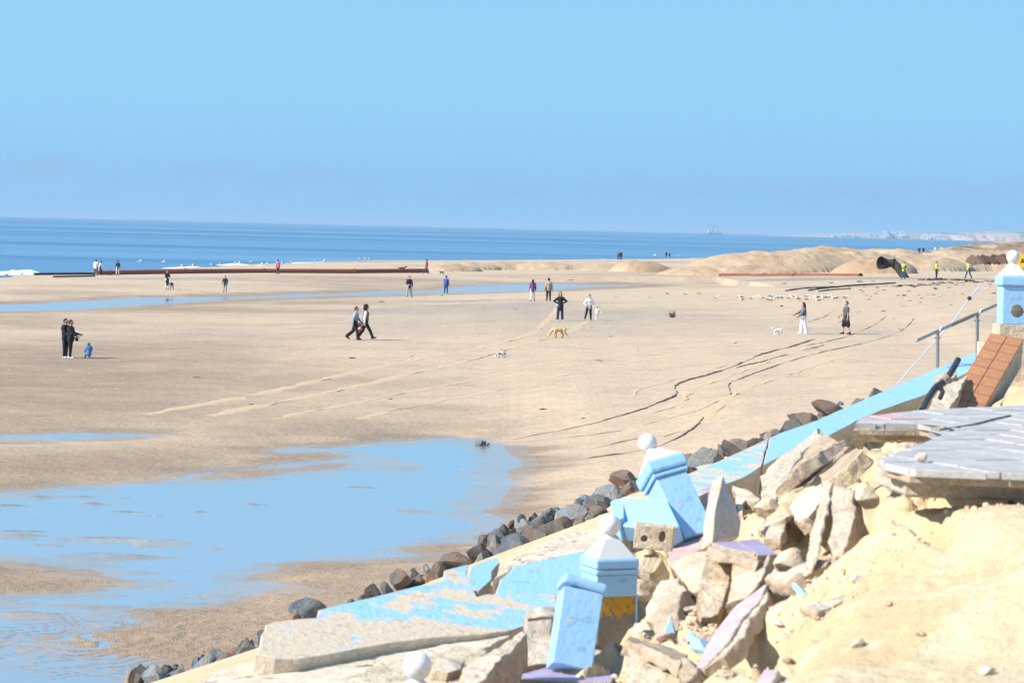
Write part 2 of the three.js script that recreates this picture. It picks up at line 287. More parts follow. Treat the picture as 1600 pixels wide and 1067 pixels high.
// ground under everything, far beyond the frame
{
  const g = new THREE.PlaneGeometry(6000, 900); g.rotateX(-Math.PI / 2); g.translate(0, -1.2, 420);
  structure('back_ground', g, std([.42, .31, .2], .95));
}
// ------------------------------------------------------------------ water of the pools
const waterBump = tex(512, (u, v) => { const k = fbm(u * 10, v * 10, 4, 10) * .75 + .25 * fbm(u * 60, v * 30, 2, 60); return [k, k, k]; }, 1, false);
const poolMat = new THREE.MeshPhysicalMaterial({ color: lin(.22, .22, .22), roughness: .05, ior: 2.2, clearcoat: 1, clearcoatRoughness: .04, bumpMap: waterBump, bumpScale: .010 });
function flatPoly(poly, y, uvs) {
  const s = new THREE.Shape(poly.map(([x, z]) => new THREE.Vector2(x, -z))); const g = new THREE.ShapeGeometry(s); g.rotateX(-Math.PI / 2); g.translate(0, y, 0);
  const p = g.attributes.position, uv = g.attributes.uv; for (let i = 0; i < p.count; i++) uv.setXY(i, p.getX(i) * uvs, p.getZ(i) * uvs * .5); return g;
}
function poolSheet(name, p, grow) {
  const b = p.b, m = structure(name, flatPoly([[b[0] - 2, b[3] + grow], [b[1] + grow, b[3] + grow], [b[1] + grow, b[2] - grow], [b[0] - 2, b[2] - grow]], p.level, .25), poolMat); return m;
}
{
  // sheets follow the outlines, a little wider, and run under the sand there
  const wide = (p, k) => { const cx = (p.b[0] + p.b[1]) / 2, cz = (p.b[2] + p.b[3]) / 2; return p; };
  poolSheet('tide_pool_water', { b: [mainPool.b[0], mainPool.b[1], mainPool.b[2], lowPool.b[3] + 2], level: .36 }, 1.2);
  poolSheet('narrow_pool_water', thinPool, .8);
  // the stream crosses the beach: cut into lengths along its bed
  const o = stream.o, n = o.length / 2 | 0, top = o.slice(0, n + 1), bot = o.slice(n).reverse();
  const out = [...top.map(([x, z]) => [x, z - 5]), ...o.slice(n).map(([x, z]) => [x, z + 5])];
  structure('stream_water', flatPoly(out, stream.level, .25), poolMat);
}
// ------------------------------------------------------------------ sea
const seaBump = tex(512, (u, v) => { const k = fbm(u * 9, v * 26, 5, 9 * 26) * .6 + .4 * fbm(u * 40, v * 90, 3, 360); return [k, k, k]; }, 1, false);
const seaMat = new THREE.MeshPhysicalMaterial({ vertexColors: true, roughness: .42, ior: 1.33, bumpMap: seaBump, bumpScale: .35 });
{
  const d0 = 240, d1 = 60000;
  const g = gridMesh(420, 200, (u, v) => {
    const d = d0 * Math.pow(d1 / d0, v), x = d * mix(-.45, .45, u);
    const sw = d < 1600 ? (fbm(x * .012 + z0(d), d * .045, 3) - .5) * .55 * sstep(1600, 500, d) * sstep(250, 420, d) : 0;
    return [x, sw * .5 - .02, -d];
  }, (x, z) => {
    const d = -z;
    const s = fbm(x * .0016, z * .014, 6), s2 = fbm(x * .0005 + 9, z * .0031, 6);
    let c = mix3([.078, .200, .335], [.040, .135, .26], sstep(.42, .62, s)); c = mix3(c, [.13, .28, .42], sstep(.5, .7, s2) * .55);
    return c;
  }, 1 / 34);
  structure('sea', g, seaMat);
}
function z0(d) { return d * .003; }
// ================================================================== far coast, houses, ship
const rnd = mulberry(4242);
{
  // a low cliffed coast about nine kilometres off
  const D = 9000, prof = [[1225, 0], [1262, 1.5], [1285, 4], [1310, 5], [1340, 6], [1370, 8], [1392, 9], [1420, 8], [1450, 9], [1480, 10], [1520, 12], [1560, 14], [1600, 15], [1680, 17], [1800, 18], [2000, 19], [2300, 22]];
  const hAt = px => { for (let i = 1; i < prof.length; i++) if (px <= prof[i][0]) { const t = (px - prof[i - 1][0]) / (prof[i][0] - prof[i - 1][0]); return mix(prof[i - 1][1], prof[i][1], t); } return 22; };
  const cols = 420, rows = 14, lo = 1225, hi = 2300, gpos = [];
  const g = gridMesh(rows, cols, (u, v) => {
    const px = mix(lo, hi, u), h = hAt(px) / FOC * D * (.82 + .36 * fbm(px * .05, 1, 4));
    const x = (px - 800) / FOC * D, back = v * 900, cliff = sstep(0, .12, v);
    const y = h * (cliff * .78 + .22 * sstep(.1, 1, v)) + (fbm(px * .3, v * 9, 3) - .5) * h * .22 * (v > .03 ? 1 : 0) * (1 - v) - 2 * (v < .01 ? 1 : 0);
    return [x, v >= .999 ? -5 : y, -(D + back + fbm(px * .04, 3, 3) * 200)];
  }, (x, z, y) => {
    const px = x / D * FOC + 800, cl = sstep(1440, 1500, px), n = fbm(x * .01, y * .08, 4);
    const cliff = mix3([.34, .30, .27], [.52, .34, .27], cl), green = [.12, .14, .09];
    return mix3(cliff, green, sstep(.42, .62, n + (y - 22) * .012 - cl * .08));
  }, .01);
  structure('far_coast', g, new THREE.MeshStandardMaterial({ vertexColors: true, roughness: 1 }));
  const wall = [std([.62, .61, .60]), std([.56, .53, .51]), std([.46, .41, .38])];
  const box = new THREE.BoxGeometry(1, 1, 1); box.translate(0, .5, 0);
  for (let k = 0; k < 64; k++) {
    let px = k < 16 ? 1293 + rnd() * 40 : k < 24 ? 1342 + rnd() * 24 : k < 44 ? 1372 + rnd() * 42 : k < 58 ? 1425 + rnd() * 60 : 1485 + rnd() * 110;
    const x = (px - 800) / FOC * D, hh = hAt(px) / FOC * D, tall = k > 23 && k < 44 && rnd() < .4;
    const m = new THREE.Mesh(box, wall[rnd() * 2.4 | 0]); m.name = numbered('far_house'); scene.add(m);
    m.position.set(x, hh * (.1 + .62 * rnd()), -(D - 40 - rnd() * 30)); m.scale.set(7 + rnd() * 12, tall ? 14 + rnd() * 8 : 5 + rnd() * 6, 10); m.position.y = Math.max(0, m.position.y - 3);
    // each house stands on a footing that goes down into the hillside
    m.scale.y += 3; m.position.y -= 1.5; if (m.position.y < 0) m.position.y = 0;
    tag(m, 'tiny white house on the hazy far coast beyond the sea', 'house', 'white houses along the far coast'); m.castShadow = m.receiveShadow = true;
  }
  // ship with cranes on the horizon
  const sp = P(1117, 362, 9500); sp.y = 0;
  const ship = thing('crane_ship', 'faint distant ship with lattice cranes on the horizon', 'ship', sp, .3);
  const sm = std([.20, .24, .30]), hull = new THREE.Shape([[-30, 6], [-27, -1], [26, -1], [31, 7], [24, 7], [22, 5], [-30, 5]].map(a => new THREE.Vector2(...a)));
  const hg = new THREE.ExtrudeGeometry(hull, { depth: 12, bevelEnabled: false }); hg.translate(0, 0, -6); part('hull', hg, sm, ship);
  const dk = new THREE.BoxGeometry(9, 10, 9); dk.translate(-22, 11, 0); part('deckhouse', dk, std([.6, .62, .64]), ship);
  const leg = (x, y, len, a, w) => { const b = new THREE.BoxGeometry(w, len, w); b.translate(0, len / 2, 0); b.rotateZ(a); b.translate(x, y, 0); return b; };
  part('crane', mergeGeometries([leg(-6, 5, 26, 0.05, 2), leg(-6, 28, 17, 1.0, 1.2), leg(-10, 5, 18, -.25, 1)]), sm, ship);
  part('crane', mergeGeometries([leg(12, 5, 24, -.05, 2), leg(12, 27, 16, .9, 1.2), leg(16, 5, 17, .25, 1)]), sm, ship);
}
// surf and the last thin wash along the sea's edge
{
  const foamMat = std([.82, .85, .88], .8);
  const strip = (pts, w, hgt, seed, name, label) => {
    const W = pts.map(([x, y]) => G(x, y, 0)), geos = [];
    const curve = new THREE.CatmullRomCurve3(W), n = Math.round(curve.getLength() / 1.1);
    const pos = [], idx = [];
    for (let i = 0; i <= n; i++) {
      const p = curve.getPointAt(i / n), t = curve.getTangentAt(i / n), s = V(-t.z, 0, t.x);
      const k = sstep(.48, .72, fbm(i * .09 + seed, seed, 4)) * Math.sin(Math.PI * clamp(i / n * 1.0, .03, .97)) ;
      for (let j = 0; j < 6; j++) {
        const a = j / 5 - .5, e = (fbm(i * .5 + j * 3, seed + j, 3) - .5) * .8;
        const q = p.clone().addScaledVector(s, (a * w + e) * (.25 + k)); pos.push(q.x, -.06 + Math.max(0, (1 - 4 * a * a)) * hgt * k * (.5 + fbm(i * .7, j + seed, 2)), q.z);
      }
    }
    for (let i = 0; i < n; i++) for (let j = 0; j < 5; j++) { const a = i * 6 + j, b = a + 1, c = a + 6, d = a + 7; idx.push(a, b, c, b, d, c); }
    const g = new THREE.BufferGeometry(); g.setAttribute('position', new THREE.Float32BufferAttribute(pos, 3)); g.setIndex(idx); g.computeVertexNormals();
    solo(name, g, foamMat, label, null, null, 'stuff');
  };
  strip([[-260, 446], [0, 431.5], [40, 430], [110, 427]], 1.5, .26, 1, 'sea_foam', 'white surf breaking at the left end of the shore');
  strip([[-100, 433], [10, 428.5], [60, 426], [160, 421.5]], 4, .4, 7, 'sea_foam', 'thin line of surf outside the breaking wave');
  strip([[200, 421.8], [280, 418], [350, 414.5], [430, 411.6], [520, 408.6]], 3, .22, 3, 'sea_foam', 'white wash along the shore behind the rusty pipeline');
  strip([[330, 418], [400, 416], [460, 414], [500, 412]], 2.5, .2, 11, 'sea_foam', 'short line of surf by the person in pink');
  strip([[900, 407], [960, 405.5], [1000, 404]], 5, .25, 5, 'sea_foam', 'thin wash at the point of the far sandbank');
}
// ================================================================== the broken promenade: embankment, rock line, rubble
const beamA = P(450, 975, 21), beamB = P(1532, 548, 42.3);
const bu = V(beamB.x - beamA.x, 0, beamB.z - beamA.z), bLen = bu.length(); bu.normalize();
const bn = V(bu.z, 0, -bu.x); if (bn.x > 0) bn.negate();              // towards the sea
const toePx = [[150, 1067], [200, 1052], [300, 1022], [400, 1000], [460, 958], [560, 926], [640, 893], [750, 842], [830, 800], [920, 768], [1000, 742], [1075, 706], [1150, 690], [1220, 664], [1290, 634], [1370, 611], [1480, 585]];
const toeTS = toePx.map(([x, y]) => { const g = G(x, y, .75), r = V(g.x - beamA.x, 0, g.z - beamA.z); return [r.dot(bu), r.dot(bn)]; }).sort((a, b) => a[0] - b[0]);
const toeS = t => { if (t <= toeTS[0][0]) return toeTS[0][1]; for (let i = 1; i < toeTS.length; i++) if (t <= toeTS[i][0]) return mix(toeTS[i - 1][1], toeTS[i][1], (t - toeTS[i - 1][0]) / (toeTS[i][0] - toeTS[i - 1][0])); return toeTS.at(-1)[1]; };
const bankPins = [[1160, 1067, 15.8], [1250, 960, 17], [1330, 838, 19.0], [1395, 782, 19.4], [1500, 774, 18.6], [1600, 774, 17.6], [1600, 900, 15.7], [1600, 1067, 13.8], [1400, 1000, 15.4], [1400, 890, 17.3], [1300, 1067, 14.9], [1450, 1067, 14.3], [1800, 1067, 13.2], [1800, 850, 16],
  [1100, 925, 20.3], [1050, 1005, 18.9], [1000, 1075, 17.9], [900, 1075, 19.2], [800, 1060, 19.8], [700, 1070, 19.5], [600, 1075, 19.8], [500, 1070, 20.4], [350, 1085, 20.8], [250, 1100, 21], [1200, 835, 22.5], [1150, 890, 21], [1270, 745, 27], [1350, 705, 25], [1420, 650, 31], [1530, 585, 38], [1600, 650, 27], [1700, 600, 34], [1600, 560, 39], [760, 985, 23], [920, 930, 25.6], [1060, 800, 28.5], [1180, 720, 31.5], [1400, 625, 37], [950, 1000, 22], [1280, 800, 20.6]]
  .map(([a, b, d]) => { const p = P(a, b, d); return [p.x, p.z, p.y]; });
bankPins.push([2, -8, 4.6], [-3, -8, 4.2], [8, -8, 5.0], [12, -25, 5.15], [14, -45, 5.1], [-5, -14, 3.2]);
const notch = P(1447, 790, 18.5);
function bank(x, z) {
  let s = 0, w = 0;
  for (const p of bankPins) { const q = (p[0] - x) ** 2 + (p[1] - z) ** 2, k = 1 / (q * q + .25); s += k * p[2]; w += k; }
  let y = s / w;
  const r = V(x - beamA.x, 0, z - beamA.z), t = r.dot(bu), sd = r.dot(bn), top = 3.25 + 1.3 * clamp(t / bLen, -.3, 1.05);
  if (sd > -1) { const T = Math.max(3, toeS(t)), k = clamp(sd / T); y = mix(y, Math.min(y, mix(top, .45, k)), sstep(-1, .3, sd)); if (sd > T) y = Math.min(y, .45 - (sd - T) * .5); }
  if (sd < .5) {
    const rough = sstep(.55, -.55, x - 1.75 - (-z - 16) * .27);
    y += (fbm(x * 1.3, z * 1.3, 3) - .5) * .08 + (fbm(x * 19, z * 19, 3) - .5) * (.022 + .03 * rough) + (fbm(x * 7, z * 7, 4) - .5) * (.03 + .09 * rough) - .09 * sstep(.60, .72, fbm(x * 5 + 3, z * 3.4, 3)) * (.2 + rough) - .34 * rough - .30 * rough * sstep(.45, .62, fbm(x * 2.3 + 7, z * 1.8, 3));
    const q = ((x - notch.x) / .13) ** 2 + ((z - notch.z) / .8) ** 2; y -= .7 * Math.exp(-q * q);
  }
  return y;
}
const bankGrain = tex(512, (u, v) => { const f = fbm(u * 40, v * 40, 4, 40), g = vnoise(u * 250, v * 250, 250), p = vnoise(u * 100, v * 100, 100); const k = .90 + .24 * (f - .5) + .14 * (g - .5) - (p > .93 ? .22 : 0); return [k, k * (.985 + .03 * f), k * (.94 + .08 * f)]; });
{
  const col = (x, z) => { const n = fbm(x * .9, z * .9, 4), m = fbm(x * 4 + 8, z * 4, 3); let c = mix3([.635, .50, .32], [.585, .435, .255], sstep(.4, .68, n)); c = mix3(c, [.67, .57, .41], sstep(.55, .75, m) * .6); return c; };
  const mat = new THREE.MeshStandardMaterial({ vertexColors: true, map: bankGrain, bumpMap: grainBump, bumpScale: .02, roughness: .97 });
  const g = gridMesh(400, 400, (u, v) => { const z = -(v < .08 ? mix(5, 12, v / .08) : v < .74 ? mix(12, 24, (v - .08) / .66) : mix(24, 46, (v - .74) / .26)), x = u < .72 ? mix(-5.5, 5.5, u / .72) : mix(5.5, 14, (u - .72) / .28); return [x, bank(x, z), z]; }, col, 1 / 1.1);
  structure('embankment', g, mat);
  const toeW = toePx.slice(4).map(([x, y]) => onBeach(x, y));
  const g2 = gridMesh(110, 50, (u, v) => {
    const z = -mix(46, 120, v); let q = toeW[0], r = toeW.at(-1); for (let i = 1; i < toeW.length; i++) if (toeW[i - 1].z >= z && toeW[i].z <= z) { q = toeW[i - 1]; r = toeW[i]; }
    const tx = q.x + (r.x - q.x) * (z - q.z) / (r.z - q.z || 1), x = tx + 1 + u * u * 26;
    return [x, Math.min(4.3, beach(tx, z) - .25 + (x - tx) * .30) + (fbm(x, z, 3) - .5) * .25 - (v > .99 || v < .001 ? 3 : 0), z];
  }, col, 1 / 1.1);
  structure('far_embankment', g2, mat);
}
// ------------------------------------------------------------------ materials of the rubble
const peel = (cover, seed) => tex(384, (u, v) => {
  const n = fbm(u * 7, v * 7, 5, 7) * .62 + fbm(u * 3, v * 20, 4, 60) * .38, m = fbm(u * 30, v * 30, 3, 30), e = fbm(u * 16, v * 16, 3, 16), dirt = fbm(u * 4, v * 4, 4, 4);
  const k = sstep(cover - .06, cover + .05, n * .8 + e * .2 + (seed - .5) * .02);
  const blue = mix3(mix3([.33, .585, .85], [.27, .51, .79], m), [.40, .54, .66], sstep(.55, .75, dirt) * .5), cream = mix3([.70, .58, .43], [.58, .47, .34], m * .9);
  let c = mix3(blue, cream, k); const s = sstep(.68, .78, e) * .2; return c.map(x => x * (1 - s) * (.92 + .12 * m));
}, .8);
const bluePaint = std('#ffffff', .62, { map: peel(.70, .5), bumpMap: grainBump, bumpScale: .006 });
const blueWorn = std('#ffffff', .7, { map: peel(.485, .2), bumpMap: grainBump, bumpScale: .01 });
const creamWorn = std('#ffffff', .8, { map: peel(.31, .8), bumpMap: grainBump, bumpScale: .012 });
const stoneTex = (a, b, spots) => tex(256, (u, v) => { const n = fbm(u * 6, v * 6, 5, 6), m = fbm(u * 36, v * 36, 3, 36), s = vnoise(u * 70, v * 70, 70); let c = mix3(a, b, sstep(.3, .7, n)); const k = .9 + .26 * (m - .5) * 2 * .8 - (s > .9 ? spots : 0); return c.map(x => x * k); });
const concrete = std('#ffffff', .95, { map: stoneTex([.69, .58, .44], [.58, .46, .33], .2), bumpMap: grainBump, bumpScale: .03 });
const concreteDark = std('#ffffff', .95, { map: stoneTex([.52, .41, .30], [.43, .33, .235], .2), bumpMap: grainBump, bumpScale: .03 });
const concretePale = std('#ffffff', .95, { map: stoneTex([.64, .555, .445], [.55, .465, .355], .25), bumpMap: grainBump, bumpScale: .03 });
const plaster = std('#ffffff', .92, { map: stoneTex([.70, .60, .47], [.63, .52, .39], .06), bumpMap: grainBump, bumpScale: .014 });
const greyTile = std('#ffffff', .75, { map: stoneTex([.47, .45, .435], [.41, .395, .38], .05), bumpMap: grainBump, bumpScale: .004 });
const greyTileB = std('#ffffff', .75, { map: stoneTex([.50, .48, .465], [.45, .43, .415], .05), bumpMap: grainBump, bumpScale: .004 });
const lilacTile = std('#ffffff', .7, { map: stoneTex([.42, .36, .52], [.36, .31, .44], .05), bumpMap: grainBump, bumpScale: .004 });
const pinkTile = std('#ffffff', .75, { map: stoneTex([.60, .40, .40], [.52, .34, .33], .05), bumpMap: grainBump, bumpScale: .004 });
const pinkPale = std('#ffffff', .75, { map: stoneTex([.66, .45, .48], [.58, .39, .42], .05), bumpMap: grainBump, bumpScale: .006 });
const orangeTiles = [0, 1, 2, 3].map(k => std('#ffffff', .6, { map: stoneTex([.46 - k * .02, .215 - k * .008, .095], [.40 + k * .015, .18, .075], .04), bumpMap: grainBump, bumpScale: .004 }));
const mortar = std('#ffffff', .95, { map: stoneTex([.30, .26, .21], [.22, .19, .155], .2), bumpMap: grainBump, bumpScale: .03 });
const whitePaint = std('#ffffff', .55, { map: stoneTex([.86, .85, .85], [.80, .79, .79], .02), bumpMap: grainBump, bumpScale: .003 });
const paleBluePaint = std('#ffffff', .6, { map: peel(.74, .3), bumpMap: grainBump, bumpScale: .004 });
const yellowMortar = std('#ffffff', .9, { map: tex(512, (u, v) => { const n = fbm(u * 4, v * 4, 4, 4), e = fbm(u * 20, v * 20, 3, 20); const band = Math.max(sstep(.20, .27, v + (n - .5) * .2) * sstep(.0, .0, 1) * (1 - sstep(.30, .36, v + (e - .5) * .1)), 0); const top = sstep(.68, .73, v + (n - .5) * .24), low = 1 - sstep(.20, .27, v + (n - .5) * .22); const y = Math.max(top, low) * sstep(.36, .42, e + .06); return mix3([.27 * (.8 + .4 * e), .235 * (.8 + .4 * e), .19 * (.8 + .4 * e)], [.68, .36, .03], clamp(y)); }), bumpMap: grainBump, bumpScale: .02 });

// a broken slab: outline as it lies on the plane through three points, with real thickness behind it
const chipNoise = (i, s) => (fbm(i * .37 + s * 13.1, s * 3.3, 3) - .5);
function slabGeo({ pl, out, th = .15, chip = .02, bevel = .008, n0 = null, shaded = false, rough = 0 }) {
  const [a, b, c] = pl.map(p => P(...p)); const n = b.clone().sub(a).cross(c.clone().sub(a)).normalize();
  const toCam = V(0, EYE, 0).sub(a); if (n.dot(toCam) < 0) n.negate();
  if (n0) { n.set(...n0); if (pl.length > 1) { const e = b.clone().sub(a).normalize(); n.addScaledVector(e, -n.dot(e)); } n.normalize(); }
  else if (!shaded) {
    // broken pieces that the photograph shows in full sun lie turned towards it
    const cx = out.reduce((s, p) => s + p[0], 0) / out.length, cy = out.reduce((s, p) => s + p[1], 0) / out.length, c0 = onPlane(cx, cy, a, n), view = c0.clone().sub(V(0, EYE, 0)).normalize();
    for (let k = 0; k < 30 && n.dot(SUN) < .5; k++) { n.addScaledVector(SUN, .05).normalize(); if (n.dot(view) > -.16) { n.addScaledVector(view, -.1).normalize(); break; } }
    a.copy(c0);
  }
  const ex = V(1, 0, 0).sub(n.clone().multiplyScalar(n.x)).normalize(), ey = n.clone().cross(ex);
  let pts = out.map(([x, y]) => { const p = onPlane(x, y, a, n).sub(a); return new THREE.Vector2(p.dot(ex), p.dot(ey)); });
  const fine = []; let seed = out[0][0] * .1;
  for (let i = 0; i < pts.length; i++) {
    const p = pts[i], q = pts[(i + 1) % pts.length], L = p.distanceTo(q), k = Math.max(1, Math.min(14, Math.round(L / .09))), nx = -(q.y - p.y) / (L || 1), ny = (q.x - p.x) / (L || 1);
    for (let j = 0; j < k; j++) { const t = j / k, e = j ? chipNoise(j + i * 7, seed) * chip * 2 : 0; fine.push(new THREE.Vector2(mix(p.x, q.x, t) + nx * e, mix(p.y, q.y, t) + ny * e)); }
  }
  const g = new THREE.ExtrudeGeometry(new THREE.Shape(fine), { depth: Math.max(.004, th - 2 * bevel), bevelEnabled: bevel > 0, bevelThickness: bevel, bevelSize: bevel, bevelOffset: -bevel, bevelSegments: 1 });
  g.translate(0, 0, -(th - bevel));
  // roughen the broken sides and the back a little
  const pos = g.attributes.position; for (let i = 0; i < pos.count; i++) { const z = pos.getZ(i); if (z < -th * .4) { const x = pos.getX(i), y = pos.getY(i); pos.setXYZ(i, x + (vnoise3(x * 6, y * 6, z * 6) - .5) * chip * 2, y + (vnoise3(x * 6 + 9, y * 6, z * 6) - .5) * chip * 2, z + (vnoise3(x * 6, y * 6 + 5, z * 6) - .5) * chip * 2); } }
  const m = new THREE.Matrix4().makeBasis(ex, ey, n); m.setPosition(a);
  if (rough > 0) {
    // caps and sides apart, cut fine and knocked out of flat
    const pieces = g.groups.map(gr => { const q = new THREE.BufferGeometry(); for (const k of ['position', 'uv']) { const at = g.attributes[k]; q.setAttribute(k, new THREE.BufferAttribute(at.array.slice(gr.start * at.itemSize, (gr.start + gr.count) * at.itemSize), at.itemSize)); } q.setAttribute('normal', new THREE.BufferAttribute(new Float32Array(q.attributes.position.count * 3), 3)); return new TessellateModifier(.055, 7).modify(q); });
    const all = mergeGeometries(pieces, true), p = all.attributes.position, s0 = out[0][0];
    for (let i = 0; i < p.count; i++) { const x = p.getX(i), y = p.getY(i), z = p.getZ(i), f = z > -bevel * 1.5 ? 1 : 1.5; const k = rough * f; p.setXYZ(i, x + (fbm3(x * 9 + s0, y * 9, z * 9, 2) - .5) * k, y + (fbm3(x * 9, y * 9 + s0, z * 9 + 4, 2) - .5) * k, z + (fbm3(x * 8 + 2, y * 8 + s0, z * 8, 3) - .5) * k * 1.3); }
    all.computeVertexNormals(); const cg = all.groups.slice(), fin = toCreasedNormals(all, .75); fin.groups = cg; fin.applyMatrix4(m); return fin;
  }
  g.computeVertexNormals(); g.applyMatrix4(m); return g;
}
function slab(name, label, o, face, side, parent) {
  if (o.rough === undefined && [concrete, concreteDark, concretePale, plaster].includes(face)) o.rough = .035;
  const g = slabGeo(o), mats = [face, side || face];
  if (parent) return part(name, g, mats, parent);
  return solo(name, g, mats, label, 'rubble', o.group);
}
// ------------------------------------------------------------------ rocks along the foot of the wall
const rockTex = (a, b, c) => tex(256, (u, v) => { const n = fbm(u * 4, v * 4, 5, 4), m = fbm(u * 24, v * 24, 3, 24), r = fbm(u * 3 + .4, v * 3, 4, 3); let k = mix3(a, b, sstep(.35, .65, n)); k = mix3(k, c, sstep(.55, .68, r) * .8); return k.map(x => x * (.75 + .5 * m)); });
const rockMats = {
  slate: std('#fff', .8, { map: rockTex([.115, .135, .16], [.17, .19, .205], [.16, .13, .10]), bumpMap: grainBump, bumpScale: .05 }),
  blue: std('#fff', .8, { map: rockTex([.20, .24, .27], [.27, .30, .31], [.24, .22, .18]), bumpMap: grainBump, bumpScale: .05 }),
  brown: std('#fff', .85, { map: rockTex([.125, .105, .09], [.18, .155, .13], [.22, .13, .08]), bumpMap: grainBump, bumpScale: .05 }),
  rust: std('#fff', .85, { map: rockTex([.30, .155, .095], [.25, .165, .12], [.19, .17, .155]), bumpMap: grainBump, bumpScale: .05 }),
  tan: std('#fff', .85, { map: rockTex([.36, .28, .20], [.29, .235, .175], [.22, .20, .18]), bumpMap: grainBump, bumpScale: .05 }),
  dark: std('#fff', .85, { map: rockTex([.07, .065, .065], [.11, .10, .095], [.15, .10, .07]), bumpMap: grainBump, bumpScale: .05 }),
  white: std('#fff', .85, { map: rockTex([.75, .73, .70], [.68, .66, .62], [.6, .58, .54]), bumpMap: grainBump, bumpScale: .02 }),
};
function rockGeo(seed, sx, sy, sz) {
  const r = mulberry(seed), g = mergeVertices(new THREE.IcosahedronGeometry(1, 5).deleteAttribute('uv').deleteAttribute('normal'));
  const planes = []; for (let i = 0; i < 13; i++) { const n = V(r() * 2 - 1, r() * 2 - 1, r() * 2 - 1).normalize(); planes.push([n, .40 + r() * .42]); }
  const p = g.attributes.position, v = V(0, 0, 0), uv = [];
  for (let i = 0; i < p.count; i++) {
    v.fromBufferAttribute(p, i);
    for (const [n, d] of planes) { const k = v.dot(n); if (k > d) v.addScaledVector(n, (d - k) * .93); }
    v.multiplyScalar(1 + (fbm3(v.x * 2 + seed, v.y * 2, v.z * 2, 4) - .5) * .34 + (fbm3(v.x * 7 + seed, v.y * 7, v.z * 7, 2) - .5) * .10);
    v.set(v.x * sx, v.y * sy, v.z * sz); p.setXYZ(i, v.x, v.y, v.z); uv.push((v.x + v.z * .6) * 1.2, (v.y + v.z * .5) * 1.2);
  }
  g.setAttribute('uv', new THREE.Float32BufferAttribute(uv, 2)); g.computeVertexNormals(); return toCreasedNormals(g, .55);
}
const rockWord = { slate: 'dark slate-grey', blue: 'blue-grey', brown: 'brown', rust: 'rust-red', tan: 'tan', dark: 'near-black', white: 'white' };
const rockPlace = [[420, 'in the rock heap at the bottom left corner'], [520, 'alone at the left end of the fallen cream wall'], [700, 'behind the left end of the fallen blue wall'], [800, 'behind the cracked blue wall piece'], [960, 'behind the two broken posts'], [1062, 'just left of the leaning post'], [1200, 'right of the leaning post, behind the blue beam'], [1600, 'in the thin rock line behind the long blue beam']];
function rock(x0, x1, y0, y1, kind, seed) {
  const cx = (x0 + x1) / 2, far = y1 < 800, g0 = far ? onBeach(cx, y1 + 3) : G(cx, y1, .62), d = -g0.z, w = (x1 - x0) / FOC * d, h = (y1 - y0) / FOC * d;
  const g = rockGeo(seed, w * .70, h * .76 + .06, w * .58 + .1);
  g.rotateZ(-((x1 - x0) > 40 ? .22 : 0)); const place = rockPlace.find(p => cx < p[0])[1], size = w > .8 ? 'large' : w > .45 ? 'medium' : 'small';
  const m = solo('boulder', g, rockMats[kind], `${size} ${rockWord[kind]} boulder ${place}`, 'rock', 'boulders along the foot of the broken promenade');
  m.position.set(g0.x, g0.y + h * .45 - .07, g0.z); m.rotation.y = (seed % 7) * .12 - .3; m.rotation.z = ((seed * 13) % 11) * .06 - .3; return m;
}
[[207, 231, 1033, 1056, 'dark'], [190, 208, 1044, 1068, 'tan'], [225, 258, 1041, 1072, 'blue'], [253, 318, 1042, 1072, 'slate'], [247, 273, 1034, 1046, 'dark'], [275, 288, 1031, 1045, 'tan'], [297, 350, 1017, 1050, 'blue'], [328, 374, 1022, 1056, 'rust'], [354, 380, 1007, 1026, 'rust'], [375, 392, 1003, 1016, 'brown'], [371, 408, 997, 1036, 'slate'], [310, 345, 1045, 1080, 'brown'],
  [459, 504, 936, 966, 'slate'], [455, 470, 950, 968, 'tan'],
  [554, 579, 924, 942, 'rust'], [567, 597, 911, 930, 'dark'], [594, 613, 908, 924, 'slate'], [611, 640, 886, 918, 'brown'], [636, 667, 895, 915, 'brown'], [660, 698, 877, 910, 'rust'], [672, 698, 873, 888, 'blue'], [693, 742, 866, 890, 'brown'], [732, 763, 854, 870, 'dark'], [740, 765, 862, 886, 'tan'], [745, 762, 835, 849, 'brown'], [760, 786, 826, 850, 'slate'], [759, 800, 842, 868, 'tan'], [775, 850, 838, 872, 'slate'], [783, 840, 854, 884, 'dark'], [804, 850, 828, 844, 'rust'], [810, 838, 807, 834, 'blue'], [834, 862, 792, 836, 'slate'], [838, 851, 842, 856, 'white'],
  [846, 900, 800, 843, 'brown'], [868, 918, 788, 822, 'blue'], [912, 952, 778, 803, 'brown'], [911, 935, 799, 828, 'slate'], [919, 949, 792, 810, 'rust'], [896, 915, 806, 834, 'tan'], [860, 895, 835, 860, 'dark'],
  [918, 966, 758, 788, 'blue'], [964, 1002, 750, 776, 'brown'], [954, 1002, 735, 756, 'rust'], [982, 1023, 764, 782, 'rust'], [920, 962, 774, 798, 'slate'], [1000, 1040, 738, 765, 'dark'],
  [1063, 1087, 704, 728, 'brown'], [1074, 1123, 697, 728, 'blue'], [1119, 1144, 690, 709, 'slate'], [1139, 1168, 684, 702, 'tan'], [1112, 1128, 702, 720, 'tan'], [1060, 1092, 723, 744, 'brown'], [1120, 1182, 692, 712, 'dark'], [1166, 1195, 679, 695, 'dark'], [1193, 1219, 669, 690, 'tan'],
  [1217, 1250, 651, 678, 'slate'], [1235, 1290, 642, 668, 'brown'], [1277, 1332, 624, 646, 'brown'], [1331, 1347, 621, 632, 'tan'], [1355, 1387, 606, 624, 'slate'], [1197, 1203, 671, 677, 'dark']].forEach((a, i) => rock(...a, 11 + i * 7));
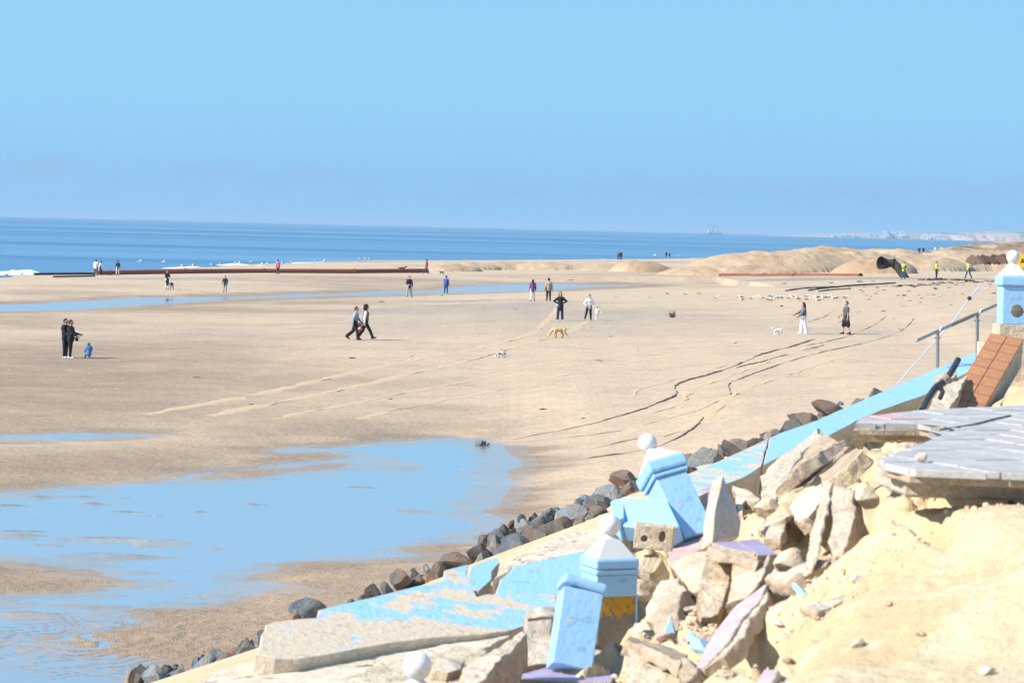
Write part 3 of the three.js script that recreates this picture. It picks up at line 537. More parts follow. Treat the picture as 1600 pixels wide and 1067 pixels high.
{
  // smaller stones wedged between and in front of the boulders
  const r = mulberry(616), kinds = ['dark', 'slate', 'slate', 'brown', 'dark', 'blue'];
  for (let k = 0; k < 150; k++) { const q = r() * (toePx.length - 2), i = 1 + (q | 0), t = q - (q | 0), x = mix(toePx[i][0], toePx[Math.min(i + 1, toePx.length - 1)][0], t) + (r() - .5) * 26, y = mix(toePx[i][1], toePx[Math.min(i + 1, toePx.length - 1)][1], t) + 4 + r() * 16, w = (5 + r() * 14) * (x > 1000 ? .7 : 1); if (x < 190 || x > 1385 || (x > 420 && x < 545)) continue; rock(x - w / 2, x + w / 2, y - w * .7, y, kinds[r() * 6 | 0], 1000 + k * 3); }
}
console.log('rocks');

// ------------------------------------------------------------------ the long fallen wall
{
  const b = thing('fallen_wall_beam', 'long fallen wall beam with sky-blue paint running up to the steel handrail', 'wall');
  const pl = [[1066, 743, 28.3], [1532, 548, 42.3], [1297, 682, 33.0]], n0 = [0, .97, .24];
  slab('painted_length', '', { pl, n0, out: [[1204, 683], [1221, 676], [1276, 657], [1355, 622], [1400, 603], [1467, 574], [1532, 547], [1548, 560], [1511, 583], [1446, 617], [1380, 640], [1340, 657], [1297, 680], [1236, 706], [1192, 728]], th: .34, chip: .012 }, bluePaint, concrete, b);
  slab('peeled_length', '', { pl, n0, out: [[1056, 748], [1100, 730], [1157, 705], [1202, 684], [1190, 729], [1165, 745], [1120, 762], [1056, 796]], th: .34, chip: .012 }, blueWorn, concrete, b);
  slab('plaster_edge', '', { pl: [[1192, 730, 31], [1340, 658, 35.2], [1290, 705, 32.6]], out: [[1120, 764], [1192, 731], [1236, 708], [1297, 683], [1342, 660], [1395, 642], [1440, 622], [1490, 598], [1500, 606], [1440, 634], [1380, 655], [1345, 690], [1300, 705], [1240, 742], [1180, 775], [1130, 790]], th: .2 }, plaster, concrete, b);

  const w = thing('fallen_wall_length', 'long cream wall length with flaking blue paint lying at bottom centre', 'wall');
  slab('upper_face', '', { pl: [[500, 960, 21.4], [872, 930, 24.6], [700, 985, 22.4]], out: [[494, 968], [497, 953], [557, 938], [640, 918], [691, 907], [694, 891], [731, 882], [731, 905], [745, 932], [760, 928], [870, 927], [872, 962], [794, 987], [700, 979], [600, 976]], th: .3, chip: .015 }, blueWorn, concrete, w);
  slab('lower_block', '', { pl: [[417, 974, 21.0], [790, 985, 22.5], [466, 1029, 20.4]], out: [[400, 1021], [415, 976], [424, 972], [494, 965], [600, 972], [700, 974], [800, 984], [760, 991], [662, 998], [560, 1013], [500, 1025], [466, 1030], [430, 1028]], th: .4, chip: .02 }, creamWorn, plaster, w);
  slab('wall_fragment', 'curled blue wall fragment with a brown broken end above the cream wall', { pl: [[736, 884, 23.7], [778, 870, 24.3], [748, 924, 23.3]], out: [[736, 884], [777, 870], [781, 880], [769, 893], [768, 906], [748, 924], [733, 916], [731, 900]], th: .13, chip: .012 }, bluePaint, concreteDark);
  slab('wall_panel', 'blue wall panel with bare left end behind the capless pillar', { pl: [[804, 884, 24.9], [930, 857, 25.9], [866, 958, 24.4]], out: [[782, 905], [804, 884], [930, 857], [940, 900], [930, 935], [866, 958], [800, 950], [774, 928]], th: .16, chip: .015 }, bluePaint, plaster);
  slab('wall_coping', 'pale plastered coping slab leading up to the ball of the yellow-faced post', { pl: [[780, 888, 25.2], [941, 824, 27.2], [930, 857, 26.1]], out: [[772, 905], [781, 884], [840, 850], [900, 830], [945, 822], [947, 850], [928, 859], [804, 886]], th: .3, chip: .012 }, plaster, plaster);
  slab('wall_fragment', 'cream broken brick left of the capless pillar', { pl: [[826, 950, 22.0], [868, 946, 22.2], [846, 966, 21.8]], out: [[824, 951], [868, 946], [869, 962], [826, 967]], th: .16, chip: .015 }, plaster, concreteDark);
  slab('wall_fragment', 'pale upright wall piece under the cream broken brick', { pl: [[822, 968, 21.6], [862, 965, 21.7], [840, 1035, 21.2]], out: [[821, 970], [864, 965], [862, 1000], [858, 1036], [818, 1040], [815, 1000]], th: .2, chip: .02 }, plaster, concreteDark);
  // flat pale slabs in front of it
  slab('pavement_slab', 'broad pale slab at the bottom edge left of the white ball', { pl: [[300, 1067, 20.3], [790, 994, 22.0], [545, 1067, 19.5]], out: [[285, 1075], [345, 1046], [400, 1030], [470, 1034], [575, 1023], [700, 1002], [800, 990], [760, 1012], [690, 1030], [600, 1036], [548, 1060], [560, 1110], [285, 1110]], th: .12 }, plaster, concrete);
  slab('pavement_slab', 'tan flat slab directly behind the white ball', { pl: [[545, 1062, 19.5], [720, 1010, 20.4], [715, 1067, 19.2]], out: [[543, 1064], [580, 1041], [640, 1030], [690, 1018], [722, 1010], [762, 1018], [745, 1045], [715, 1075], [700, 1110], [543, 1110]], th: .14 }, concrete, concreteDark);
  slab('wall_fragment', 'cream slab with dark broken edge slanting beside the black hollow', { pl: [[725, 1040, 19.2], [818, 985, 20.2], [752, 1062, 18.8]], out: [[724, 1042], [752, 1024], [790, 1003], [818, 984], [823, 991], [800, 1015], [775, 1037], [754, 1064], [735, 1075], [722, 1062]], th: .3, chip: .03 }, plaster, concreteDark);
  slab('wall_fragment', 'small cream slab edge right of the white ball', { pl: [[678, 1030, 19.5], [725, 1026, 19.9], [700, 1052, 19.2]], out: [[676, 1036], [690, 1025], [726, 1028], [724, 1046], [700, 1052], [678, 1046]], th: .12 }, plaster, concreteDark);
}
console.log('beams');
// ------------------------------------------------------------------ posts with ball finials
const lathe = (pts, n = 28) => new THREE.LatheGeometry(pts.map(p => new THREE.Vector2(...p)), n);
function frustum(w0, w1, h, y) { const g = new THREE.CylinderGeometry(w1 / Math.SQRT2, w0 / Math.SQRT2, h, 4, 1); g.rotateY(Math.PI / 4); g.translate(0, y + h / 2, 0); return toCreasedNormals(g, .5); }
function rbox(w, h, d, r = .012, seg = 2) {
  const s = new THREE.Shape(); const a = w / 2 - r, b = d / 2 - r; s.moveTo(-a, -d / 2); s.lineTo(a, -d / 2); s.absarc(a, -b, r, -Math.PI / 2, 0); s.lineTo(w / 2, b); s.absarc(a, b, r, 0, Math.PI / 2); s.lineTo(-a, d / 2); s.absarc(-a, b, r, Math.PI / 2, Math.PI); s.lineTo(-w / 2, -b); s.absarc(-a, -b, r, Math.PI, Math.PI * 1.5);
  const g = new THREE.ExtrudeGeometry(s, { depth: h - 2 * r, bevelEnabled: true, bevelSize: r * .98, bevelOffset: -r * .98, bevelThickness: r, bevelSegments: seg, curveSegments: 4 }); g.rotateX(-Math.PI / 2); g.translate(0, r, 0); return g;
}
function frame(root, base, top, yaw) {      // stands root on base with its up axis towards top, turned about it
  const up = top.clone().sub(base).normalize(), q = new THREE.Quaternion().setFromUnitVectors(V(0, 1, 0), up); root.position.copy(base); root.quaternion.copy(q).multiply(new THREE.Quaternion().setFromAxisAngle(V(0, 1, 0), yaw));
}
// heights in metres from the post's foot
function finial(root, y, w, ballR = .1) {
  part('ball', (() => { const g = new THREE.SphereGeometry(ballR, 40, 28); g.translate(0, y + .285, 0); return g; })(), whitePaint, root);
  part('finial_base', mergeGeometries([frustum(w * .98, w * .36, .165, y), lathe([[w * .20, y + .15], [.058, y + .175], [.05, y + .19], [.056, y + .21], [.03, y + .235]], 24).toNonIndexed()].map(g => { g.deleteAttribute('uv'); g.setAttribute('uv', new THREE.Float32BufferAttribute(new Float32Array(g.attributes.position.count * 2), 2)); return g; })), whitePaint, root);
}
{
  // nearest post: only its ball and neck stand in the frame
  const p1 = thing('ball_post', 'white ball finial poking up at the bottom edge of the picture', 'post');
  const c1 = P(652, 1040, 18.6); frame(p1, c1.clone().add(V(0, -1.25, 0)), c1, .3);
  const s1 = rbox(.34, .86, .34); part('shaft', s1, bluePaint, p1); const m1 = rbox(.42, .09, .42, .02); m1.translate(0, .862, 0); part('cap_moulding', m1, paleBluePaint, p1); finial(p1, .965, .36, .105);

  // post with the broken yellow face
  const p2 = thing('ball_post', 'sky-blue post with broken yellow and grey face under a white ball', 'post');
  const c2 = P(953, 815, 23.5); frame(p2, c2.clone().add(V(.02, -1.27, 0)), c2, .34);
  let g = new THREE.BoxGeometry(.37, .6, .37); g.translate(0, .3, 0); part('lower_shaft', g, yellowMortar, p2);
  const fl = rbox(.02, .60, .385, .004); fl.translate(.194, 0, 0); part('side_render', fl, bluePaint, p2);
  const bl = rbox(.385, .60, .02, .004); bl.translate(0, 0, -.194); part('back_render', bl, bluePaint, p2);
  g = rbox(.40, .20, .40, .012); g.translate(0, .602, 0); part('upper_shaft', g, bluePaint, p2);
  g = rbox(.43, .05, .43, .015); g.translate(0, .803, 0); part('cap_moulding', g, paleBluePaint, p2);
  g = rbox(.43, .10, .43, .025); g.translate(0, .854, 0); part('cap_moulding', g, paleBluePaint, p2);
  finial(p2, .955, .37, .1);

  // post leaning hard to the left, with a stub of wall
  const p3 = thing('ball_post', 'sky-blue ball-topped post leaning far left with a stub of wall', 'post');
  const c3 = P(1012, 692, 26.7), f3 = P(1087, 846, 26.2); frame(p3, f3, c3, .33);
  const L = f3.distanceTo(c3) - .285, sh = L - .20;
  g = rbox(.35, sh, .35); part('shaft', g, bluePaint, p3);
  g = rbox(.40, .05, .40, .012); g.translate(0, sh + .002, 0); part('cap_moulding', g, paleBluePaint, p3);
  g = rbox(.45, .14, .45, .03); g.translate(0, sh + .054, 0); part('cap_moulding', g, paleBluePaint, p3); finial(p3, L, .39, .1);
  slab('wall_stub', '', { pl: [[975, 776, 26.4], [1044, 779, 26.2], [975, 822, 26.0]], out: [[973, 776], [1020, 778], [1040, 776], [1062, 822], [1045, 830], [974, 822]], th: .2, chip: .004 }, bluePaint, bluePaint, p3);
  // (children of the post are placed in world space: bring them into its frame)
  { const m = p3.children.at(-1); p3.updateMatrixWorld(true); m.geometry.applyMatrix4(p3.matrixWorld.clone().invert()); }
  slab('wall_stub_moulding', '', { pl: [[955, 783, 26.4], [975, 779, 26.4], [957, 806, 26.1]], out: [[954, 784], [961, 780], [975, 779], [975, 808], [966, 812], [955, 800]], th: .26, chip: .002 }, paleBluePaint, paleBluePaint, p3);
  { const m = p3.children.at(-1); m.geometry.applyMatrix4(p3.matrixWorld.clone().invert()); }
  // pillar without its ball
  const p4 = thing('capless_pillar', 'leaning sky-blue pillar stump with flat cap and no ball', 'post');
  const f4 = P(889, 1046, 20.7), t4 = P(909, 915, 20.9); frame(p4, f4, t4, .12);
  const h4 = f4.distanceTo(t4); g = rbox(.33, h4 - .06, .33); part('shaft', g, bluePaint, p4); g = rbox(.37, .085, .38, .03); g.rotateZ(-.10); g.translate(0, h4 - .055, 0); part('cap_moulding', g, paleBluePaint, p4);
  slab('pavement_slab', 'lilac topped slab under the capless pillar', { pl: [[815, 1052, 20.6], [960, 1050, 20.9], [880, 1066, 20.0]], out: [[810, 1054], [850, 1043], [925, 1045], [965, 1052], [955, 1066], [905, 1064], [815, 1062]], th: .16 }, lilacTile, concreteDark);
  // standing post at the right edge
  const p5 = thing('ball_post', 'upright sky-blue post with white ball at the right edge above brown coping', 'post');
  const c5 = P(1584, 401, 38.8), f5 = V(c5.x, 5.62, c5.z); frame(p5, f5, c5, .05);
  const y5 = c5.y - 5.62 - .285;
  g = rbox(.36, y5 - .16, .36, .01); part('shaft', g, bluePaint, p5); g = rbox(.44, .155, .44, .025); g.translate(0, y5 - .158, 0); part('cap_moulding', g, paleBluePaint, p5); finial(p5, y5, .37, .1);
  { const pm = new THREE.SphereGeometry(.085, 14, 10); pm.scale(1, 1.15, .14); const a = pm.attributes.position; for (let i = 0; i < a.count; i++) { a.setX(i, a.getX(i) * (.8 + .5 * vnoise(i * .7, 2))); } pm.computeVertexNormals(); pm.translate(.04, y5 - .53, .18); part('mortar_patch', pm, mortar, p5); }
  g = rbox(.5, .30, .46, .01); g.translate(.02, -.302, 0); part('plinth', g, concrete, p5);
  const wl = rbox(6, 1.15, .3, .01); wl.translate(3.28, -.30, -.05); part('parapet_wall', wl, bluePaint, p5);
  const pl5 = rbox(7, 1.6, 1.2, .01); pl5.translate(3.2, -1.905, -.3); part('foundation', pl5, concrete, p5);
}
console.log('posts');
// ------------------------------------------------------------------ rubble between the posts and the sand bank
{
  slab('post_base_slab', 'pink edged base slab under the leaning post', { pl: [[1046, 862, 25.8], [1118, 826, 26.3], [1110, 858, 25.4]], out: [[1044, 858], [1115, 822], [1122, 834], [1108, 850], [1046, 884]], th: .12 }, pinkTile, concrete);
  slab('pavement_slab', 'cream slab between the leaning post and the grey shard', { pl: [[1070, 746, 28.4], [1130, 738, 28.9], [1080, 775, 27.8]], out: [[1062, 748], [1128, 740], [1129, 752], [1084, 778], [1072, 770]], th: .12 }, plaster, concrete);
  const pk = thing('tiled_slab', 'pink ribbed tile slab tilted behind the leaning post', 'rubble');
  for (let k = 0; k < 3; k++) { const a = k / 3, b = (k + 1) / 3 - .02; const L = (t, s) => [mix(mix(1083, 1098, t), mix(1128, 1122, t), s), mix(mix(772, 806, t), mix(748, 790, t), s)]; slab('tile', '', { shaded: true, pl: [[1083, 772, 27.4], [1128, 748, 27.8], [1098, 806, 26.9]], out: [L(a, 0), L(a, 1), L(b, 1), L(b, 0)], th: .05, chip: .003, bevel: .004 }, pinkTile, concrete, pk); }
  slab('slab_bed', '', { shaded: true, pl: [[1083, 772, 27.46], [1128, 748, 27.86], [1098, 806, 26.96]], out: [[1082, 771], [1129, 747], [1124, 793], [1097, 809]], th: .07, chip: .01 }, concrete, concrete, pk);
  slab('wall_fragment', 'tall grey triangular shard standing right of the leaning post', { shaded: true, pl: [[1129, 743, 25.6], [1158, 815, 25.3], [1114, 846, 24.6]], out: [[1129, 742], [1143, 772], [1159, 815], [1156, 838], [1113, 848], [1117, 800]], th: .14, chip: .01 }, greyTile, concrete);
  const lt = thing('tiled_slab', 'lilac tiled slab lying flat on broken wall pieces', 'rubble');
  { const pl = [[1113, 848, 21.4], [1185, 842, 22.1], [1183, 869, 20.5]]; const q = [[1113, 848], [1150, 845], [1185, 842], [1217, 866], [1183, 869], [1146, 858]];
    slab('tile', '', { shaded: true, pl, out: [q[0], q[1], [1180, 864], q[5]], th: .05, chip: .004, bevel: .004 }, lilacTile, concreteDark, lt); slab('tile', '', { shaded: true, pl, out: [[1151, 845], q[2], [1216, 866], [1184, 868], [1182, 864]], th: .05, chip: .004, bevel: .004 }, lilacTile, concreteDark, lt); }
  slab('slab_bed', '', { shaded: true, pl: [[1113, 850, 21.46], [1185, 845, 22.16], [1183, 874, 20.56]], out: [[1108, 853], [1150, 848], [1186, 846], [1217, 868], [1184, 876], [1146, 866], [1112, 860]], th: .09, chip: .02 }, concrete, concreteDark, lt);
  // hollow block on crumbling masonry
  const hb = thing('hollow_block', 'pitted concrete block on crumbling masonry right of the yellow-faced post', 'block', P(1020, 858, 24.6), -.12);
  { const s = new THREE.Shape([[-.18, 0], [.18, 0], [.18, .22], [-.18, .22]].map(a => new THREE.Vector2(...a))); for (const x of [-.085, .085]) { const h = new THREE.Path(); h.absellipse(x, .11 + x * .2, .04, .05 + x * .12, 0, Math.PI * 2, true); s.holes.push(h); }
    const g = new THREE.ExtrudeGeometry(s, { depth: .2, bevelEnabled: true, bevelSize: .008, bevelThickness: .008, bevelSegments: 1 }); g.translate(0, 0, -.2); g.rotateZ(-.06); part('block_body', g, concrete, hb);
    const cr = new THREE.BoxGeometry(.34, .2, .02); cr.translate(0, .11, -.03); cr.rotateZ(-.06); part('block_back', cr, concreteDark, hb); }
  const rubbleRock = (name, label, px, py, d, w, h, dp, mat, seed) => { const g = rockGeo(seed, w / 2 * 1.15, h / 2 * 1.15, dp / 2 * 1.15), m = solo(name, g, mat, label, 'rubble'); m.position.copy(P(px, py, d)); return m; };
  rubbleRock('masonry_lump', 'crumbling masonry column under the hollow block', 1019, 888, 24.7, .36, .42, .4, concrete, 301);
  rubbleRock('masonry_lump', 'rough masonry lump below the crumbling column', 1010, 918, 24.3, .34, .22, .4, concrete, 302);
  slab('wall_fragment', 'tan broken slab leaning below the leaning post', { pl: [[1047, 880, 22.6], [1110, 858, 22.4], [1080, 926, 21.8]], out: [[1046, 884], [1066, 870], [1111, 857], [1102, 885], [1090, 925], [1078, 927], [1062, 905]], th: .14 }, concrete, concreteDark);
  slab('wall_fragment', 'upright tan slab under the lilac tiled slab', { pl: [[1110, 860, 21.4], [1146, 872, 21.3], [1110, 960, 20.6]], out: [[1110, 860], [1146, 870], [1143, 895], [1130, 950], [1124, 960], [1098, 962], [1089, 935], [1097, 895]], th: .16, chip: .03 }, concrete, concreteDark);
  slab('wall_fragment', 'pale slab leaning right of the upright tan slab', { pl: [[1150, 880, 20.8], [1200, 866, 20.7], [1150, 940, 20.1]], out: [[1151, 882], [1180, 875], [1204, 866], [1187, 915], [1165, 932], [1134, 947], [1146, 905]], th: .14, chip: .025 }, concrete, concreteDark);
  slab('wall_fragment', 'white streaked slab leaning beside the blue shard', { pl: [[1010, 965, 21.6], [1040, 908, 22.2], [1062, 960, 21.2]], out: [[1006, 968], [1018, 935], [1034, 908], [1062, 903], [1071, 925], [1063, 962], [1045, 978], [1020, 975]], th: .16, chip: .03 }, concretePale, concreteDark);
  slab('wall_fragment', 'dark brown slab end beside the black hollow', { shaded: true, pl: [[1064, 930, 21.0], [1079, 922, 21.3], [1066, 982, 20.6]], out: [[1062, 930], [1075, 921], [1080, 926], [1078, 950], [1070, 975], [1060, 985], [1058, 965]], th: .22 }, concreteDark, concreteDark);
  slab('paint_shard', 'small blue triangular shard in front of the black hollow', { pl: [[1049, 960, 20.7], [1057, 994, 20.4], [1032, 1000, 20.3]], out: [[1049, 959], [1053, 978], [1058, 995], [1046, 1001], [1031, 1001], [1040, 980]], th: .05, chip: .004 }, bluePaint, concrete);
  slab('wall_fragment', 'long brown edged beam end at the bottom below the yellow-faced post', { pl: [[985, 1005, 19.6], [1066, 1034, 19.2], [985, 1067, 19.0]], out: [[974, 1110], [978, 1030], [984, 1004], [1030, 1018], [1068, 1033], [1066, 1060], [1058, 1110]], th: .3, chip: .02 }, concrete, concreteDark);
  slab('wall_fragment', 'narrow brown plank edge on top of the bottom beam end', { shaded: true, pl: [[980, 998, 19.7], [1070, 1022, 19.4], [1030, 1016, 19.3]], out: [[978, 1000], [984, 995], [1030, 1006], [1072, 1022], [1076, 1033], [1066, 1034], [1030, 1019]], th: .1 }, concreteDark, concreteDark);
  slab('wall_fragment', 'tan flat slab between the yellow-faced post and the blue shard', { pl: [[1000, 970, 22.4], [1050, 968, 22.2], [1000, 996, 21.6]], out: [[990, 972], [1048, 968], [1042, 985], [1000, 1000], [988, 998]], th: .1 }, plaster, concreteDark);
  const ps = thing('tiled_slab', 'long pink slab with white broken edge leaning on the sand bank', 'rubble');
  slab('pink_face', '', { shaded: true, pl: [[1199, 912, 19.9], [1088, 1045, 18.1], [1150, 1000, 18.4]], out: [[1086, 1048], [1100, 1015], [1118, 985], [1150, 946], [1199, 911], [1190, 935], [1160, 965], [1140, 1000], [1108, 1035]], th: .08, chip: .012 }, pinkPale, concretePale, ps);
  slab('white_edge', '', { shaded: true, pl: [[1199, 916, 19.94], [1088, 1051, 18.14], [1150, 1004, 18.36]], out: [[1086, 1052], [1108, 1036], [1140, 1001], [1160, 966], [1190, 936], [1200, 912], [1199, 936], [1168, 975], [1163, 995], [1130, 1028], [1100, 1047]], th: .12, chip: .02 }, concretePale, concreteDark, ps);
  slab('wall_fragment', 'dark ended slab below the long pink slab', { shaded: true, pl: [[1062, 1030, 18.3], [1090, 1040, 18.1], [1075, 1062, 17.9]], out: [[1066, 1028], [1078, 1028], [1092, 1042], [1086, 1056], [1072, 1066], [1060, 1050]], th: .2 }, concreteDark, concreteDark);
  slab('tiled_slab', 'small pink tile piece in the sand at the bottom edge', { pl: [[1178, 1067, 15.9], [1215, 1046, 16.2], [1200, 1067, 15.7]], out: [[1174, 1075], [1194, 1046], [1218, 1046], [1199, 1080]], th: .05, chip: .006 }, pinkPale, concrete);
  slab('tiled_slab', 'flat pink tile strip half buried at the bottom edge', { pl: [[1225, 1064, 15.5], [1300, 1054, 15.5], [1260, 1075, 15.2]], out: [[1216, 1080], [1228, 1060], [1310, 1055], [1300, 1080]], th: .05, chip: .006 }, pinkPale, concrete);
  slab('wall_fragment', 'grey slab tip sticking from the sand at the bottom edge', { pl: [[1312, 1066, 15.0], [1348, 1040, 15.2], [1345, 1066, 14.8]], out: [[1300, 1085], [1330, 1055], [1349, 1039], [1353, 1046], [1344, 1085]], th: .08 }, greyTileB, concrete);
  // the big tilted slabs below the blue beam
  slab('wall_fragment', 'large tilted slab with pale broken face and brown underside', { pl: [[1188, 765, 26.6], [1279, 671, 28.2], [1212, 782, 26.0]], out: [[1188, 790], [1187, 744], [1205, 725], [1253, 691], [1279, 670], [1284, 684], [1256, 703], [1233, 743], [1212, 781], [1202, 792]], th: .16, chip: .035 }, concretePale, concrete);
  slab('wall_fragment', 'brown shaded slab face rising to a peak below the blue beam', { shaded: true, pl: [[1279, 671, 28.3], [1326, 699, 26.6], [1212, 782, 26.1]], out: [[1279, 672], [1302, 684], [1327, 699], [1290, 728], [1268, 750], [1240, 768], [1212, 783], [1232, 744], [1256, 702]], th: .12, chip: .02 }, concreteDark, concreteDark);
  slab('wall_fragment', 'long pale strip slab under the peaked brown slab', { pl: [[1225, 782, 25.2], [1285, 730, 25.9], [1262, 745, 25.2]], out: [[1222, 786], [1250, 754], [1285, 728], [1330, 704], [1334, 708], [1286, 740], [1258, 760], [1236, 790]], th: .14, chip: .02 }, concretePale, concreteDark);
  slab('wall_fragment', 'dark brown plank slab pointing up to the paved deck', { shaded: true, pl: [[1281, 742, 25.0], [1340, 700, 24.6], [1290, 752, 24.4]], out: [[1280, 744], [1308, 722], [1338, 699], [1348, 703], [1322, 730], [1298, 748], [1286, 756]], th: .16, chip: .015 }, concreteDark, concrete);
  slab('wall_fragment', 'beige slab below the long pale strip', { pl: [[1236, 790, 24.4], [1290, 752, 24.4], [1270, 790, 23.6]], out: [[1234, 792], [1258, 766], [1288, 752], [1284, 780], [1266, 808], [1246, 816]], th: .14, chip: .025 }, plaster, concreteDark);
  rubbleRock('masonry_lump', 'tan masonry lump left of the white slab pieces', 1206, 800, 24.6, .34, .26, .3, concrete, 305);
  slab('wall_fragment', 'white slab piece leaning below the tan masonry lump', { pl: [[1196, 812, 24.0], [1228, 812, 23.9], [1210, 840, 23.4]], out: [[1192, 830], [1200, 818], [1228, 808], [1226, 830], [1220, 842], [1196, 842]], th: .1, chip: .015 }, concretePale, concreteDark);
  slab('wall_fragment', 'thin white slab across the tan masonry lump', { pl: [[1184, 822, 24.2], [1234, 800, 24.1], [1210, 816, 23.8]], out: [[1182, 824], [1200, 808], [1222, 800], [1236, 802], [1226, 810], [1204, 818], [1190, 830]], th: .06, chip: .015 }, concretePale, concreteDark);
  slab('wall_fragment', 'cream shard beside the grey triangular shard', { pl: [[1152, 760, 27.4], [1190, 768, 27.2], [1170, 800, 26.6]], out: [[1146, 758], [1170, 765], [1188, 778], [1180, 786], [1164, 782], [1162, 810], [1154, 800]], th: .1, chip: .03 }, plaster, concreteDark);
  slab('plank', 'slender white plank standing in the sand bank', { pl: [[1297, 750, 20.8], [1262, 888, 19.4], [1275, 850, 19.6]], out: [[1290, 752], [1297, 750], [1288, 800], [1276, 852], [1264, 889], [1260, 886], [1268, 830]], th: .03, chip: .003 }, concretePale, concretePale);
  slab('wall_fragment', 'upright rough concrete chunk standing in the sand bank', { pl: [[1305, 760, 20.6], [1338, 766, 20.4], [1310, 868, 19.4]], out: [[1304, 762], [1320, 757], [1339, 766], [1338, 790], [1331, 835], [1316, 866], [1300, 872], [1296, 840], [1300, 800]], th: .34, chip: .04 }, concretePale, concreteDark);
  rubbleRock('masonry_lump', 'round pale lump right of the upright concrete chunk', 1352, 780, 20.3, .22, .2, .22, concretePale, 306);
  rubbleRock('masonry_lump', 'grey crumbling lump low beside the slender plank', 1238, 878, 20.0, .30, .26, .26, concrete, 307);
  slab('wall_fragment', 'pale slab piece sunk in the sand left of the slender plank', { pl: [[1205, 890, 20.0], [1250, 880, 19.8], [1240, 905, 19.4]], out: [[1196, 905], [1212, 888], [1230, 892], [1262, 874], [1300, 872], [1290, 884], [1246, 906], [1214, 912]], th: .08, chip: .03 }, concretePale, concreteDark);
  slab('wall_fragment', 'white tilted flake over a dark hole in the sand bank', { pl: [[1252, 944, 17.4], [1328, 930, 17.4], [1280, 952, 17.1]], out: [[1250, 946], [1290, 938], [1326, 926], [1334, 934], [1300, 946], [1276, 958]], th: .05, chip: .02 }, concretePale, concreteDark);
  for (const [x, y, d, s] of [[1338, 912, 17.6, .05], [1440, 996, 15.4, .03], [1545, 1030, 14.4, .05], [1390, 945, 16.5, .03], [1232, 1000, 16.4, .04], [1340, 1012, 15.6, .05], [1255, 1018, 15.9, .04]]) { const m = rubbleRock('sand_pebble', `small ${s > .04 ? 'pale' : 'dark'} stone on the sand bank ${x < 1300 ? 'near its foot' : x < 1400 ? 'in the middle' : x < 1500 ? 'on the smooth part' : 'near the right corner'} ${y < 1000 ? 'higher up' : y < 1015 ? 'low down' : 'at the very bottom'}`, x, y, d, s * 2, s * 1.4, s * 2, s > .04 ? concretePale : concreteDark, x); const p = m.position; p.y = bank(p.x, p.z) + s * .3; }
}
{
  // smaller shards lying about between the big pieces
  const r = mulberry(2024), mats = [[concrete, 'tan'], [concretePale, 'pale grey'], [concreteDark, 'brown'], [plaster, 'cream'], [concretePale, 'pale grey'], [pinkTile, 'pink'], [bluePaint, 'blue'], [concreteDark, 'brown']];
  const spots = [[800, 1010, 850, 1060, 21], [990, 930, 1090, 1060, 20.5], [1080, 930, 1180, 1040, 19.3], [1150, 760, 1260, 900, 22.5], [1180, 860, 1330, 960, 19], [1270, 700, 1370, 800, 23], [870, 960, 1000, 1067, 21.5], [1050, 780, 1120, 870, 26]];
  const words = ['left of the capless pillar', 'around the blue shard', 'beside the long pink slab', 'below the peaked brown slab', 'at the edge of the sand bank', 'below the paved deck', 'around the yellow-faced post', 'at the foot of the leaning post'];
  for (let k = 0; k < 110; k++) {
    const q = k % 8, [x0, y0, x1, y1, d] = spots[q], p = P(mix(x0, x1, r()), mix(y0, y1, r()), d + (r() - .5) * 1.2), w = .05 + .17 * r() * r(), flat = .22 + r() * .5, [mt, cn] = mats[r() * 8 | 0];
    const g = rockGeo(3000 + k, w, w * flat, w * (.5 + r() * .5)); g.rotateZ((r() - .5) * 1.6); g.rotateX((r() - .5) * 1.2); g.rotateY(r() * 6);
    const m = solo('masonry_shard', g, mt, `${w > .12 ? 'larger' : 'small'} ${cn} masonry shard ${words[q]}`, 'rubble', 'masonry shards among the rubble'); m.position.set(p.x, bank(p.x, p.z) + w * .25, p.z);
  }
}
// ------------------------------------------------------------------ crumbs and broken bits in the sand between the slabs
{
  const r = mulberry(99), list = [];
  for (let k = 0; k < 2600; k++) {
    const t = r(), wide = k % 3 ? 1 : 2.6, px = mix(760, 1400, t) + (r() - .35) * 200 * wide, py = mix(1060, 750, t) + (r() - .4) * 190 * wide, d0 = k % 3 ? mix(19.5, 22, t) : mix(16, 19, t);
    const q = P(px, py, d0), y = bank(q.x, q.z); const s = .008 + .05 * r() * r() * r() * r();
    const g = new THREE.DodecahedronGeometry(s, 0); g.scale(1 + r(), .6 + .5 * r(), 1 + r() * .6); g.rotateY(r() * 6); g.rotateX(r()); g.translate(q.x, y + s * .3, q.z); g.deleteAttribute('uv'); list.push(g);
  }
  const g = mergeGeometries(list); solo('rubble_crumbs', g, std([.62, .49, .33], .95), 'loose crumbs of broken masonry scattered over the sand bank', null, null, 'stuff');
}
